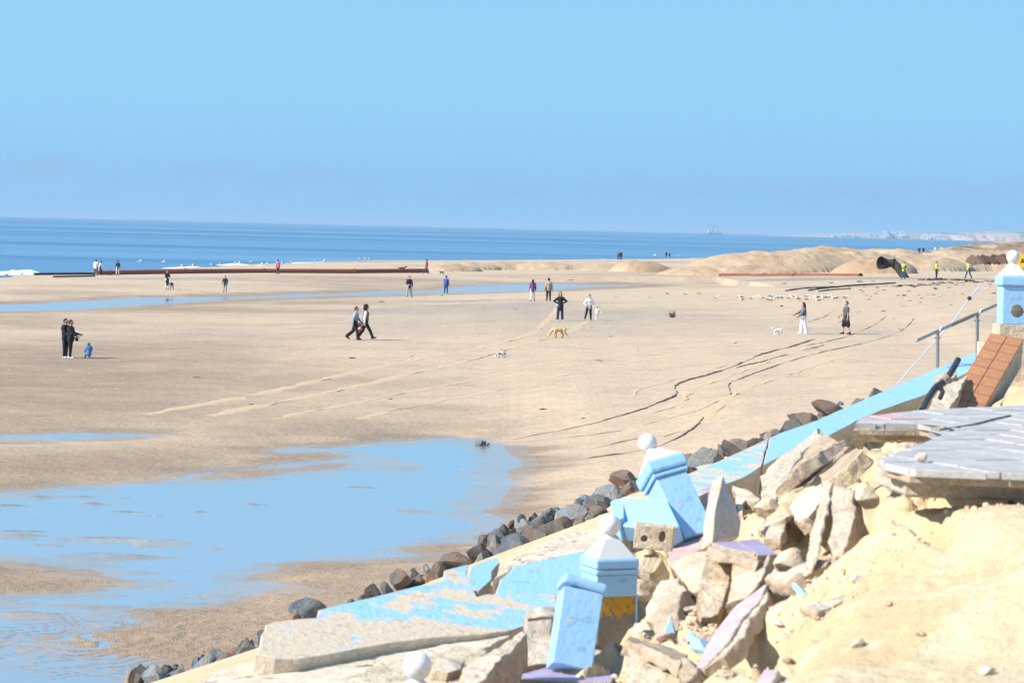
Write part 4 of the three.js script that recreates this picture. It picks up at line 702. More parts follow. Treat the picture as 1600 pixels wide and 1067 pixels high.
// ------------------------------------------------------------------ remaining deck paving, undermined
{
  const Y = 5.25, deck = thing('paved_deck', 'broken grey paved deck overhanging the sand bank on the right', 'pavement');
  const W = (x, y, h = Y) => { const g = G(x, y, h); return [g.x, g.z]; };
  const outline = [[1338, 660], [1346, 651], [1436, 640], [1520, 636], [1600, 633], [1760, 640], [1760, 745], [1600, 739], [1417, 732], [1384, 723], [1375, 717], [1436, 694], [1505, 668], [1435, 662]].map(p => W(...p));
  const clip = (poly, a, b, c) => { const o = []; for (let i = 0; i < poly.length; i++) { const p = poly[i], q = poly[(i + 1) % poly.length], dp = a * p[0] + b * p[1] - c, dq = a * q[0] + b * q[1] - c; if (dp <= 0) o.push(p); if (dp * dq < 0) { const t = dp / (dp - dq); o.push([p[0] + (q[0] - p[0]) * t, p[1] + (q[1] - p[1]) * t]); } } return o; };
  const area = p => Math.abs(p.reduce((s, q, i) => { const n = p[(i + 1) % p.length]; return s + q[0] * n[1] - n[0] * q[1]; }, 0)) / 2;
  const prism = (poly, y, th, bev) => { const s = new THREE.Shape(poly.map(([x, z]) => new THREE.Vector2(x, -z))); const g = new THREE.ExtrudeGeometry(s, { depth: th - bev, bevelEnabled: true, bevelSize: bev, bevelThickness: bev, bevelOffset: -bev, bevelSegments: 1 }); g.rotateX(-Math.PI / 2); g.translate(0, y - th, 0); return g; };
  const S = .42, an = -.42, ca = Math.cos(an), sa = Math.sin(an), r = mulberry(5);
  let xs = outline.map(p => p[0] * ca + p[1] * sa), zs = outline.map(p => -p[0] * sa + p[1] * ca);
  for (let i = Math.floor(Math.min(...xs) / S); i <= Math.max(...xs) / S; i++) for (let j = Math.floor(Math.min(...zs) / S); j <= Math.max(...zs) / S; j++) {
    let p = outline; p = clip(p, -ca, -sa, -(i * S + .004)); p = clip(p, ca, sa, (i + 1) * S - .004); p = clip(p, sa, -ca, -(j * S + .004)); p = clip(p, -sa, ca, (j + 1) * S - .004);
    if (p.length < 3 || area(p) < .004) continue;
    const c = p.reduce((s, q) => [s[0] + q[0] / p.length, s[1] + q[1] / p.length], [0, 0]), pink = c[1] < W(1400, 652)[1] + .3 && c[0] < W(1432, 650)[0];
    part('paving_tile', prism(p, Y + (r() - .5) * .012, .05, .005), pink ? pinkTile : r() < .5 ? greyTile : greyTileB, deck);
  }
  const grow = (k, o) => { const cx = 4.2, cz = -21; return o.map(([x, z]) => [cx + (x - cx) * k, cz + (z - cz) * k]); };
  const jag = (o, a, s) => { const f = []; o.forEach((p, i) => { const q = o[(i + 1) % o.length], n = Math.max(1, Math.round(Math.hypot(q[0] - p[0], q[1] - p[1]) / .14)); for (let j = 0; j < n; j++) { const t = j / n; f.push([mix(p[0], q[0], t) + chipNoise(j + i * 9, s) * a, mix(p[1], q[1], t) + chipNoise(j + i * 5 + 50, s) * a]); } }); return f; };
  part('mortar_bed', prism(jag(grow(.985, outline), .08, 3), Y - .053, .05, .008), concreteDark, deck);
  const sub = [[1340, 672], [1440, 650], [1600, 645], [1760, 652], [1760, 760], [1600, 758], [1412, 752], [1372, 733], [1430, 706], [1490, 684], [1430, 672]].map(p => W(...p, Y - .12));
  part('concrete_base', prism(jag(sub, .12, 8), Y - .106, .11, .02), concretePale, deck);
  const crk = new THREE.CatmullRomCurve3([[1470, 672], [1520, 664], [1556, 655], [1580, 650]].map(p => { const [x, z] = W(...p); return V(x, Y + .004, z); })); part('cable', new THREE.TubeGeometry(crk, 20, .008, 6), std([.08, .09, .13], .7), deck);
  const st = solo('sand_pebble', rockGeo(71, .055, .045, .05), concretePale, 'small pale stone lying on the broken paving edge', 'rock'); const [sx, sz] = W(1440, 722); st.position.set(sx, Y + .03, sz);
}
// ------------------------------------------------------------------ tiled coping, handrail, pipe, tape, sign
{
  const a = P(1506, 642, 33.6), b = P(1575, 526, 35.3), L = a.distanceTo(b), ax = b.clone().sub(a).normalize();
  const root = thing('tiled_coping', 'sloping parapet piece with two rows of orange-brown tiles', 'wall');
  let side = V(1, 0, .12).sub(ax.clone().multiplyScalar(V(1, 0, .12).dot(ax))).normalize(), n = side.clone().cross(ax).normalize(); if (n.y < 0) n.negate(); side = ax.clone().cross(n).normalize();
  const m = new THREE.Matrix4().makeBasis(side, ax, n); m.setPosition(a); root.matrixAutoUpdate = true; root.applyMatrix4(m);
  const body = rbox(.45, L - .004, .40, .008); body.translate(0, 0, -.225); part('parapet_body', body, concretePale, root);
  const rows = 9, tl = L / rows;
  for (let i = 0; i < rows; i++) for (const s of [-1, 1]) { const t = rbox(.228, tl - .010, .03, .005); t.translate(s * .118, i * tl + .004, .0); part('tile', t, orangeTiles[(i * 2 + (s > 0 ? 1 : 0) * 3 + (i * i)) % 4], root); }
  // stainless handrail going down to the beach
  const steel = std([.36, .35, .34], .35, { metalness: .85 });
  const hr = thing('handrail', 'stainless steel handrail on two posts beside the orange tiled coping', 'railing');
  const tube = (p, q, r, n = 14) => { const d = q.clone().sub(p), g = new THREE.CylinderGeometry(r, r, d.length(), n); g.applyQuaternion(new THREE.Quaternion().setFromUnitVectors(V(0, 1, 0), d.clone().normalize())); g.translate(...p.clone().add(q).multiplyScalar(.5).toArray()); return g; };
  const r0 = P(1434, 532, 39.6), r1 = P(1487, 508, 40.6), r2 = P(1522, 492.5, 41.2), r3 = P(1580, 467, 42.2);
  part('rail', mergeGeometries([tube(r0, r1, .024), tube(r2, r3, .024), new THREE.SphereGeometry(.025, 12, 8).translate(...r0.toArray())]), steel, hr);
  part('rail_sleeve', tube(r1.clone().lerp(r2, .002), r2.clone().lerp(r1, .002), .031), std([.30, .24, .19], .5, { metalness: .4 }), hr);
  for (const [x, yt, yb, d] of [[1466, 519, 600, 40.2], [1528, 492, 575, 41.3]]) {
    const t = P(x, yt, d), f = P(x, yb, d); const po = part('rail_post', tube(f, t, .026), steel, hr);
    part('bracket', mergeGeometries([tube(P(x, yt + 4, d), P(x + 7, yt - 9, d), .014), tube(P(x - 5, yt + 9, d), P(x + 4, yt + 9, d), .012)]), steel, po);
  }
  // black bent pipe in front of the coping
  const pc = new THREE.CatmullRomCurve3([[1498, 562, 33.2], [1489, 578, 33], [1478, 594, 32.9], [1462, 606, 32.7], [1450, 624, 32.5], [1441, 642, 32.2]].map(p => P(...p)));
  const bp = thing('bent_pipe', 'bent black pipe with a torn bracket in front of the orange tiled coping', 'pipe');
  part('pipe_length', new THREE.TubeGeometry(pc, 40, .042, 10), std([.035, .035, .04], .5), bp);
  part('bracket', mergeGeometries([tube(P(1468, 602, 32.7), P(1474, 612, 32.7), .03), tube(P(1474, 612, 32.7), P(1470, 622, 32.6), .03)]), std([.04, .04, .045], .5), bp);
  part('collar', tube(P(1474, 597, 32.85), P(1481, 590, 32.95), .055), concretePale, bp);
  slab('wall_fragment', 'cream broken wall end between the black pipe and the orange tiles', { pl: [[1470, 606, 33.6], [1512, 588, 34.2], [1480, 640, 32.8]], out: [[1466, 612], [1480, 600], [1512, 586], [1500, 612], [1482, 640], [1452, 642], [1458, 626]], th: .3, chip: .03 }, plaster, concreteDark);
  slab('wall_fragment', 'small brown broken brick beside the black pipe', { pl: [[1462, 590, 34.2], [1490, 578, 34.4], [1478, 598, 34.0]], out: [[1460, 594], [1470, 584], [1492, 576], [1496, 584], [1480, 596], [1464, 602]], th: .1, chip: .02 }, concrete, concreteDark);
  // slack pale tape behind the handrail
  const tp = new THREE.CatmullRomCurve3([[1535, 444, 47], [1516, 466, 46.6], [1488, 505, 46], [1456, 540, 45.4], [1425, 575, 44.6], [1400, 604, 44]].map(p => P(...p)));
  const tg = new THREE.TubeGeometry(tp, 40, .017, 6); const ta = thing('barrier_tape', 'pale plastic tape hanging slack behind the steel handrail', 'tape'); part('tape_length', tg, new THREE.MeshPhysicalMaterial({ color: lin(.80, .82, .86), roughness: .4, transmission: .55, thickness: 0 }), ta);
  part('knot', new THREE.SphereGeometry(.04, 10, 8).translate(...P(1515.5, 466, 46.55).toArray()), std([.03, .03, .03], .6), ta);
  // warning board behind the standing post
  const sb = thing('warning_board', 'yellow warning board with black letters behind the white ball post', 'sign', P(1592, 408, 52), 0);
  const bg = rbox(.42, .27, .02, .006); bg.translate(0, -.13, 0); part('board', bg, std([.80, .52, .03], .5), sb);
  const font = await new FontLoader().loadAsync('fonts/droid/droid_sans_bold.typeface.json');
  const tx = new TextGeometry('AT', { font, size: .085, depth: .004, curveSegments: 4 }); tx.translate(.045, -.035, .012); part('lettering', tx, std([.01, .01, .012], .6), sb);
  const lp = new THREE.CylinderGeometry(.025, .025, 1.6, 10); lp.translate(0, -.85, -.03); part('support', lp, steel, sb);
}
console.log('rubble done');
// ================================================================== people, dogs, gulls: smooth bodies meshed from tapered bones
function surfaceNet(bones, cell, blend = .03) {       // bones: [ax,ay,az, bx,by,bz, ra, rb]
  let lo = [1e9, 1e9, 1e9], hi = [-1e9, -1e9, -1e9];
  for (const b of bones) for (let k = 0; k < 3; k++) { const r = Math.max(b[6], b[7]) + blend * .4; lo[k] = Math.min(lo[k], b[k] - r, b[k + 3] - r); hi[k] = Math.max(hi[k], b[k] + r, b[k + 3] + r); }
  const n = [0, 1, 2].map(k => Math.ceil((hi[k] - lo[k]) / cell) + 4), o = lo.map(v => v - 1.5 * cell), [nx, ny, nz] = n, f = new Float32Array(nx * ny * nz).fill(1e3);
  const pre = bones.map(b => { const d = [b[3] - b[0], b[4] - b[1], b[5] - b[2]]; return [...b, ...d, 1 / (d[0] * d[0] + d[1] * d[1] + d[2] * d[2] + 1e-12)]; });
  for (const b of pre) {
    const R = Math.max(b[6], b[7]) + blend * 2 + cell * 2, s = [], e = [];
    for (let k = 0; k < 3; k++) { s[k] = Math.max(0, Math.floor((Math.min(b[k], b[k + 3]) - R - o[k]) / cell)); e[k] = Math.min(n[k] - 1, Math.ceil((Math.max(b[k], b[k + 3]) + R - o[k]) / cell)); }
    for (let z = s[2]; z <= e[2]; z++) for (let y = s[1]; y <= e[1]; y++) for (let x = s[0]; x <= e[0]; x++) {
      const px = o[0] + x * cell - b[0], py = o[1] + y * cell - b[1], pz = o[2] + z * cell - b[2];
      const t = clamp((px * b[8] + py * b[9] + pz * b[10]) * b[11]), qx = px - b[8] * t, qy = py - b[9] * t, qz = pz - b[10] * t;
      const d = Math.sqrt(qx * qx + qy * qy + qz * qz) - (b[6] + (b[7] - b[6]) * t), i = (z * ny + y) * nx + x, c = f[i];
      if (c > 100) f[i] = d; else { const h = Math.max(blend - Math.abs(c - d), 0) / blend; f[i] = Math.min(c, d) - h * h * blend * .25; }
    }
  }
  const vid = new Int32Array(f.length).fill(-1), pos = [], idx = [];
  const at = (x, y, z) => f[(z * ny + y) * nx + x];
  for (let z = 0; z < nz - 1; z++) for (let y = 0; y < ny - 1; y++) for (let x = 0; x < nx - 1; x++) {
    let m = 0, cx = 0, cy = 0, cz = 0, k = 0; const c = [];
    for (let q = 0; q < 8; q++) { const v = at(x + (q & 1), y + (q >> 1 & 1), z + (q >> 2)); c.push(v); if (v < 0) m |= 1 << q; }
    if (m === 0 || m === 255) continue;
    for (let a = 0; a < 8; a++) for (let s = 1; s < 8; s <<= 1) { const b = a | s; if (b === a || (m >> a & 1) === (m >> b & 1)) continue; const t = c[a] / (c[a] - c[b]); cx += (a & 1) + ((b & 1) - (a & 1)) * t; cy += (a >> 1 & 1) + ((b >> 1 & 1) - (a >> 1 & 1)) * t; cz += (a >> 2) + ((b >> 2) - (a >> 2)) * t; k++; }
    vid[(z * ny + y) * nx + x] = pos.length / 3; pos.push(o[0] + (x + cx / k) * cell, o[1] + (y + cy / k) * cell, o[2] + (z + cz / k) * cell);
  }
  const V_ = (x, y, z) => vid[(z * ny + y) * nx + x];
  for (let z = 1; z < nz - 1; z++) for (let y = 1; y < ny - 1; y++) for (let x = 1; x < nx - 1; x++) {
    const a = at(x, y, z) < 0;
    const quad = (p, q, r, s, flip) => { if (p < 0 || q < 0 || r < 0 || s < 0) return; if (flip) idx.push(p, q, r, p, r, s); else idx.push(p, r, q, p, s, r); };
    if (a !== at(x + 1, y, z) < 0) quad(V_(x, y - 1, z - 1), V_(x, y, z - 1), V_(x, y, z), V_(x, y - 1, z), a);
    if (a !== at(x, y + 1, z) < 0) quad(V_(x - 1, y, z - 1), V_(x - 1, y, z), V_(x, y, z), V_(x, y, z - 1), a);
    if (a !== at(x, y, z + 1) < 0) quad(V_(x - 1, y - 1, z), V_(x, y - 1, z), V_(x, y, z), V_(x - 1, y, z), a);
  }
  const g = new THREE.BufferGeometry(); g.setAttribute('position', new THREE.Float32BufferAttribute(pos, 3)); g.setIndex(idx); g.computeVertexNormals(); return g;
}
const D2R = Math.PI / 180;
const limb = (p, fwd, out, side, len) => [p[0] + Math.sin(out * D2R) * side * len, p[1] - Math.cos(fwd * D2R) * Math.cos(out * D2R) * len, p[2] + Math.sin(fwd * D2R) * Math.cos(out * D2R) * len];
const bone = (a, b, ra, rb) => [...a, ...b, ra, rb];
const cloth = c => std(c, .92), matCache = {};
const cm = c => matCache[c] ??= (() => { const [r, g, b] = c.split(',').map(Number); return cloth([r, g, b]); })();
const skinM = std([.50, .30, .21], .6), eyeM = std([.03, .02, .02], .3);
// facing +z, feet at y = 0, standing height 1.72 m before scaling
function person(o) {
  const { px, py, hpx, label, turn = 0, group } = o;
  const at = o.pos || onBeach(px, py), d = -at.z, scale = o.h ? o.h / 1.72 : clamp(hpx / FOC * d / 1.72, .35, 1.12);
  const near = hpx > 28, cell = near ? .018 : .026;
  const root = thing('person', label, 'person', at, turn * D2R, group); root.scale.setScalar(scale);
  const lean = (o.lean || 0) * D2R, hipY = o.hipY || .90, hip = [0, hipY, 0];
  const tip = (y, z = 0) => [0, hipY + Math.cos(lean) * y - Math.sin(lean) * z, Math.sin(lean) * y + Math.cos(lean) * z];
  const waist = tip(.16), chest = tip(.40), neck = tip(.555), hd = (o.headTilt || 0) * D2R, headC = [neck[0], neck[1] + .155 * Math.cos(lean * .6 + hd), neck[2] + .155 * Math.sin(lean * .6 + hd) + .015];
  const L = o.legs || [[3, 3, 0, 3], [-3, 3, -4, 3]], A = o.arms || [[4, 9, 8, 6], [-4, 9, 6, 6]];
  const legs = [-1, 1].map((s, k) => { const h = [s * .092, hipY - .02, 0], kn = limb(h, L[k][0], L[k][1], s, .415), an = limb(kn, L[k][2], L[k][3], s, .40), toe = [an[0] + s * .02, an[1] - .045 + Math.sin((L[k][4] || 0) * D2R) * .16, an[2] + .15 * Math.cos((L[k][4] || 0) * D2R)]; return { h, kn, an, toe, heel: [an[0], an[1] - .045, an[2] - .045] }; });
  const arms = [-1, 1].map((s, k) => { const sp = tip(.475), sh = [s * .175, sp[1], sp[2]], el = limb(sh, A[k][0], A[k][1], s, .275), wr = limb(el, A[k][2], A[k][3], s, .245), u = [(wr[0] - el[0]) / .245, (wr[1] - el[1]) / .245, (wr[2] - el[2]) / .245]; return { sh, el, wr, u, s }; });
  // feet to the ground
  const drop = Math.min(...legs.flatMap(l => [l.heel[1], l.toe[1]])) - .032; root.position.y -= (drop + .004) * scale;
  // --- body
  const bb = [bone([-.075, hipY, 0], [.075, hipY, 0], .105, .105), bone(hip, waist, .125, .115), bone(waist, chest, .115, .125), bone([-.1, chest[1], chest[2]], [.1, chest[1], chest[2]], .10, .10), bone([-.15, tip(.475)[1], tip(.475)[2]], [.15, tip(.475)[1], tip(.475)[2]], .062, .062), bone(tip(.45), neck, .075, .055), bone(neck, [headC[0], headC[1] - .05, headC[2]], .052, .055)];
  for (const l of legs) bb.push(bone(l.h, l.kn, .082, .052), bone(l.kn, l.an, .053, .036), bone(l.heel, l.toe, .034, .028));
  for (const a of arms) bb.push(bone(a.sh, a.el, .05, .038), bone(a.el, a.wr, .038, .025));
  const geos = [surfaceNet(bb, cell, .035)];
  // head with jaw, nose, ears; hands with four fingers and a thumb
  const hb = (x, y, z) => [headC[0] + x, headC[1] + y, headC[2] + z];
  geos.push(surfaceNet([bone(hb(0, .035, -.015), hb(0, .03, .01), .092, .088), bone(hb(0, -.03, .02), hb(0, -.075, .045), .066, .04), bone(hb(0, .01, .085), hb(0, -.022, .108), .011, .016), bone(hb(-.085, 0, 0), hb(-.088, -.025, -.005), .016, .012), bone(hb(.085, 0, 0), hb(.088, -.025, -.005), .016, .012), bone(hb(-.04, .025, .075), hb(.04, .025, .075), .016, .016)], near ? .009 : .014, .02));
  for (const a of arms) {
    const u = a.u, sx = Math.abs(u[1]) > .9 ? [0, 0, 1] : [0, 1, 0], w = V(...sx).cross(V(...u)).normalize().toArray(), v = V(...u).cross(V(...w)).normalize().toArray(), q = (k, s, t) => [a.wr[0] + u[0] * k + v[0] * s + w[0] * t, a.wr[1] + u[1] * k + v[1] * s + w[1] * t, a.wr[2] + u[2] * k + v[2] * s + w[2] * t];
    const fb = [bone(q(-.02, 0, 0), q(.025, 0, 0), .024, .026), bone(q(.03, -.022, 0), q(.08, -.028, 0), .016, .014), bone(q(.03, .022, 0), q(.08, .028, 0), .016, .014), bone(q(.03, 0, 0), q(.085, 0, 0), .016, .014)];
    [[-.03, .062], [-.010, .072], [.011, .067], [.031, .052]].forEach(([s, l]) => fb.push(bone(q(.085, s, 0), q(.085 + l * .55, s * 1.1, .006), .0095, .009), bone(q(.085 + l * .55, s * 1.1, .006), q(.085 + l, s * 1.05, .026), .009, .0075)));
    fb.push(bone(q(.025, -.03, .005), q(.06, -.055, .018), .012, .0105), bone(q(.06, -.055, .018), q(.09, -.058, .03), .0105, .009));
    geos.push(surfaceNet(fb, near ? .006 : .012, .01));
  }
  part('body', mergeGeometries(geos), o.skin || skinM, root);
  if (near) { const e = mergeGeometries([-1, 1].map(s => new THREE.SphereGeometry(.012, 8, 6).translate(...hb(s * .034, .008, .082)))); part('eyes', e, eyeM, root); }
  // --- clothes
  const fat = o.fat || 0;
  const tr = (o.flare || 0), tk = o.trouserEnd ?? 1;
  const pants = [bone([-.08, hipY + .03, 0], [.08, hipY + .03, 0], .125, .125), bone([0, hipY + .02, 0], tip(.10), .135, .13)];
  for (const l of legs) { pants.push(bone(l.h, l.kn, .108, .076 + tr * .25)); if (tk > .4) { const an = l.kn.map((v, i) => mix(v, l.an[i], tk)); pants.push(bone(l.kn, an, .076 + tr * .25, .058 + tr)); } else pants.push(bone(l.h, l.kn, .125, .12)); }
  part('trousers', surfaceNet(pants, cell, .03), cm(o.trousers), root);
  const top = [bone(tip(o.topLow ?? -.04), waist, .148 + fat, .145 + fat), bone(waist, chest, .145 + fat, .15 + fat), bone([-.1, chest[1], chest[2]], [.1, chest[1], chest[2]], .128 + fat, .128 + fat), bone([-.155, tip(.475)[1], tip(.475)[2]], [.155, tip(.475)[1], tip(.475)[2]], .082 + fat * .5, .082 + fat * .5), bone(tip(.46), [neck[0], neck[1] - .01, neck[2]], .09, .07)];
  if (o.coat) top.push(bone(tip(.1), [0, hipY - o.coat, Math.sin(lean) * .02], .16, .18), bone([-.05, hipY - o.coat * .5, 0], [.05, hipY - o.coat * .5, 0], .15, .15));
  const sl = o.sleeve ?? 1;
  const sleeves = []; for (const a of arms) { if (sl >= 1) sleeves.push(bone(a.sh, a.el, .072 + fat * .5, .06 + fat * .4), bone(a.el, a.wr, .06 + fat * .4, .042)); else sleeves.push(bone(a.sh, a.sh.map((v, i) => mix(v, a.el[i], .75)), .072, .066)); }
  if (o.sleeveColor) { part('sleeves', surfaceNet(sleeves, cell, .02), cm(o.sleeveColor), root); } else top.push(...sleeves);
  part(o.topName || 'jacket', surfaceNet(top, cell, .035), cm(o.top), root);
  if (o.hood) part('hood', surfaceNet([bone(hb(0, .03, -.03), hb(0, -.03, -.04), .118, .10), bone(hb(0, -.09, -.05), tip(.5), .095, .10)], cell, .03), cm(o.hood), root);
  if (o.hoodDown) part('hood', surfaceNet([bone([-.06, neck[1] - .03, neck[2] - .10], [.06, neck[1] - .03, neck[2] - .10], .055, .055), bone([0, neck[1] - .1, neck[2] - .12], [0, neck[1] - .02, neck[2] - .1], .05, .06)], cell, .03), cm(o.hoodDown), root);
  if (o.hair) { const h = [bone(hb(0, .055, -.02), hb(0, .045, -.005), .098, .09), bone(hb(0, 0, -.055), hb(0, .03, -.04), .078, .085)]; if (o.longHair) h.push(bone(hb(0, -.02, -.06), [neck[0], neck[1] - o.longHair, neck[2] - .11], .085, .07), bone(hb(-.07, 0, -.02), [neck[0] - .08, neck[1] - o.longHair * .6, neck[2] - .06], .04, .045), bone(hb(.07, 0, -.02), [neck[0] + .08, neck[1] - o.longHair * .6, neck[2] - .06], .04, .045)); if (o.bigHair) h.push(bone(hb(0, .06, -.05), hb(0, -.04, -.07), .12, .11)); part('hair', surfaceNet(h, near ? .014 : .022, .03), cm(o.hair), root); }
  for (const l of legs) part('shoe', surfaceNet([bone([l.heel[0], l.heel[1] + .005, l.heel[2]], [l.toe[0], l.toe[1], l.toe[2]], .046, .038), bone([l.an[0], l.an[1] + .02, l.an[2]], l.heel, .046, .045)], near ? .014 : .022, .02), cm(o.shoes || '.02,.02,.02'), root);
  root.userData._j = { arms, neck, headC, hipY }; const j = root.userData._j; delete root.userData._j;
  return { root, j, scale };
}
const BK = '.012,.012,.016', NAVY = '.015,.025,.07', JEAN = '.035,.07,.15', WH = '.75,.75,.76', HAIR = '.015,.011,.009', BROWN = '.06,.03,.018';
const walkR = [[26, 2, 14, 2, 20], [-14, 2, -42, 2, -35]], stand = [[2, 4, -1, 4], [-2, 4, -3, 4]];
const bagOn = (p, name, at, s, c) => { const g = rockGeo(at.length + 900, ...s); const m = part(name, g, cm(c), p.root); m.position.set(...at); return m; };
{
  // dark pair with a child in a blue padded suit
  person({ px: 101, py: 559, hpx: 60, turn: 65, label: 'person in black hooded jacket standing nearest the child in blue', top: BK, trousers: '.014,.016,.026', hair: HAIR, hoodDown: BK, fat: .025, shoes: '.5,.5,.5', arms: [[20, 8, 60, 0], [14, 8, 50, 0]], group: 'couple in black with a child' });
  const b = person({ px: 109, py: 559.6, hpx: 59, turn: 85, label: 'person in black holding a small bag, half hidden behind partner', top: '.016,.016,.02', trousers: BK, hair: BROWN, fat: .02, shoes: '.7,.7,.7', arms: [[24, 6, 66, 0], [24, 6, 80, 0]], group: 'couple in black with a child' });
  bagOn(b, 'small_bag', [.05, .88, .27], [.10, .13, .09], '.05,.025,.02');
  person({ px: 138, py: 560.5, hpx: 20, h: 1.02, hipY: .36, lean: 8, turn: 200, label: 'small child in blue padded suit with hood sitting on the sand', top: '.06,.17,.38', trousers: '.05,.14,.32', hood: '.07,.20,.42', hair: BROWN, fat: .05, shoes: '.4,.4,.42', legs: [[80, 8, 60, 4], [76, 8, 58, 4]], arms: [[30, 10, 60, 0], [30, 10, 60, 0]], group: 'couple in black with a child' });
  // pair walking to the right
  const w1 = person({ px: 554, py: 531, hpx: 52, turn: 90, label: 'walker in grey-blue hooded sweater and black flared trousers', topName: 'sweater', top: '.26,.33,.40', trousers: BK, flare: .035, hair: '.10,.05,.03', hoodDown: '.30,.36,.42', shoes: '.05,.03,.03', legs: [[18, 2, 8, 2, 10], [-14, 2, -50, 2, -40]], arms: [[-26, 10, -6, 6], [22, 8, 40, 4]], lean: 5, group: 'two walkers crossing the sand' });
  const tote = surfaceNet([bone([0, 0, 0], [0, -.2, 0], .10, .15), bone([-.05, -.22, 0], [.05, -.22, 0], .12, .12)], .02, .04);
  const w2 = person({ px: 570, py: 531.3, hpx: 55, turn: 90, label: 'walker in white and taupe jacket with dark bushy hair', top: '.12,.10,.09', sleeveColor: '.74,.71,.66', trousers: BK, flare: .01, hair: HAIR, bigHair: 1, shoes: '.03,.02,.02', legs: [[32, 2, 24, 2, 12], [-18, 2, -34, 2, -25]], arms: [[-12, 10, 0, 6], [-18, 8, -4, 4]], lean: 4, group: 'two walkers crossing the sand' });
  { const t = new THREE.Group(); t.name = numbered('tote_bag'); scene.add(t); t.position.copy(w1.root.position).lerp(w2.root.position, .45); t.position.y += .80; part('bag_body', tote, std('#fff', .9, { map: tex(64, (u, v) => hash2(Math.floor(u * 6), Math.floor(v * 5)) < .4 ? [.55, .10, .05] : hash2(Math.floor(u * 6), Math.floor(v * 5)) < .7 ? [.75, .70, .62] : [.40, .22, .10]) }), t); const uv = []; const p = tote.attributes.position; for (let i = 0; i < p.count; i++) uv.push(p.getX(i) * 3 + p.getZ(i) * 2, p.getY(i) * 3); tote.setAttribute('uv', new THREE.Float32BufferAttribute(uv, 2));
    const hg = new THREE.TorusGeometry(.09, .012, 6, 18, Math.PI); hg.translate(0, .06, 0); part('handle', hg, cm('.5,.3,.15'), t); tag(t, 'red and white patterned bag carried between the two walkers', 'bag'); t.rotation.y = Math.PI / 2; }
  // woman in black with hands on hips, man in white with toddler
  const bw = person({ px: 875, py: 501, hpx: 44, turn: 10, label: 'person in dark clothes with hands on hips and a pale hip bag', top: '.012,.012,.02', coat: .12, trousers: NAVY, hair: HAIR, longHair: .2, arms: [[-6, 48, 30, -52], [-6, 48, 30, -52]], legs: [[1, 5, 0, 4], [-1, 5, -1, 4]], flare: .02, shoes: '.6,.6,.6' });
  bagOn(bw, 'hip_bag', [-.2, .93, .12], [.10, .09, .06], '.60,.55,.66');
  person({ px: 920, py: 500.5, hpx: 40, turn: 15, label: 'person in white hooded sweater and black trousers beside a toddler', topName: 'sweater', top: '.76,.77,.80', trousers: BK, hair: HAIR, hoodDown: '.78,.78,.8', lean: 10, legs: [[6, 14, 4, 14], [-4, 6, -4, 4]], arms: [[0, 40, 24, -30], [8, 22, 14, 6]], shoes: '.45,.32,.25' });
  person({ px: 933, py: 501, hpx: 21, turn: 0, h: .85, label: 'toddler in white with dark hair holding an adult hand', top: '.78,.76,.78', trousers: '.76,.74,.78', hair: HAIR, shoes: '.6,.6,.62', arms: [[10, 10, 20, 5], [-6, 30, 60, 40]], fat: .03 });
  person({ px: 832, py: 470, hpx: 33, turn: 178, label: 'person in purple padded jacket and white trousers walking away', top: '.16,.045,.20', trousers: '.74,.72,.72', hair: '.06,.02,.02', longHair: .14, fat: .03, legs: [[8, 3, 4, 3], [-8, 3, -14, 3]] });
  person({ px: 857, py: 470, hpx: 35, turn: 183, label: 'person in beige jacket and dark trousers beside the purple jacket', top: '.36,.28,.20', trousers: BK, hair: HAIR, fat: .02, legs: [[8, 3, 4, 3], [-8, 3, -20, 3]], arms: [[6, 14, 10, 8], [-8, 14, -2, 8]] });
  person({ px: 639, py: 464, hpx: 33, turn: 20, label: 'person in black jacket and black and white patterned leggings', top: BK, trousers: '.30,.30,.31', hair: HAIR, legs: [[8, 10, 4, 8], [-6, 10, -12, 10]], arms: [[10, 16, 70, -20], [4, 14, 20, 0]] });
  person({ px: 696.5, py: 460, hpx: 29, turn: 165, label: 'person in bright blue jacket and jeans walking towards the stream', top: '.03,.09,.36', trousers: '.025,.08,.22', hair: BROWN, sleeveColor: '.16,.24,.46', fat: .02, shoes: '.6,.6,.6', lean: 6 });
  person({ px: 666, py: 429, hpx: 24, turn: 95, label: 'person in red jacket walking along the end of the pipeline', top: '.34,.02,.05', trousers: JEAN, hair: HAIR, legs: walkR, shoes: '.6,.6,.6', lean: 4 });
  person({ px: 433.5, py: 428.5, hpx: 23, turn: 200, label: 'person in pink top standing in front of the rusty pipeline', top: '.72,.18,.38', trousers: '.07,.08,.09', hair: HAIR, fat: .02 });
  person({ px: 351, py: 456.5, hpx: 25.5, turn: -10, label: 'person in open dark jacket, white shirt and jeans beyond the stream', top: '.018,.02,.03', trousers: '.22,.28,.38', hair: HAIR, arms: [[2, 22, 14, -8], [2, 22, 14, -8]], fat: .01 });
  { const c = person({ px: 260, py: 452.5, hpx: 30, turn: 40, label: 'person in long dark coat and pale trousers by the stream', topName: 'coat', top: '.02,.018,.02', coat: .34, trousers: '.62,.54,.42', hair: HAIR, shoes: BK, arms: [[30, 8, 80, -20], [30, 8, 80, -20]] }); }
  person({ px: 268, py: 452.5, hpx: 11, h: 1.0, hipY: .62, turn: 200, lean: 88, label: 'child in navy suit bending over beside the long coat', top: '.02,.03,.16', trousers: '.02,.03,.14', hood: '.02,.03,.16', fat: .04, legs: [[-8, 8, -4, 6], [12, 8, -6, 6]], arms: [[70, 6, 60, 4], [70, 6, 60, 4]] });
  person({ px: 149, py: 430.5, hpx: 24.5, turn: 170, label: 'person in white jacket, left of the group at the pipeline', top: '.78,.77,.74', trousers: '.04,.045,.05', hair: HAIR, fat: .03, group: 'trio at the left end of the pipeline' });
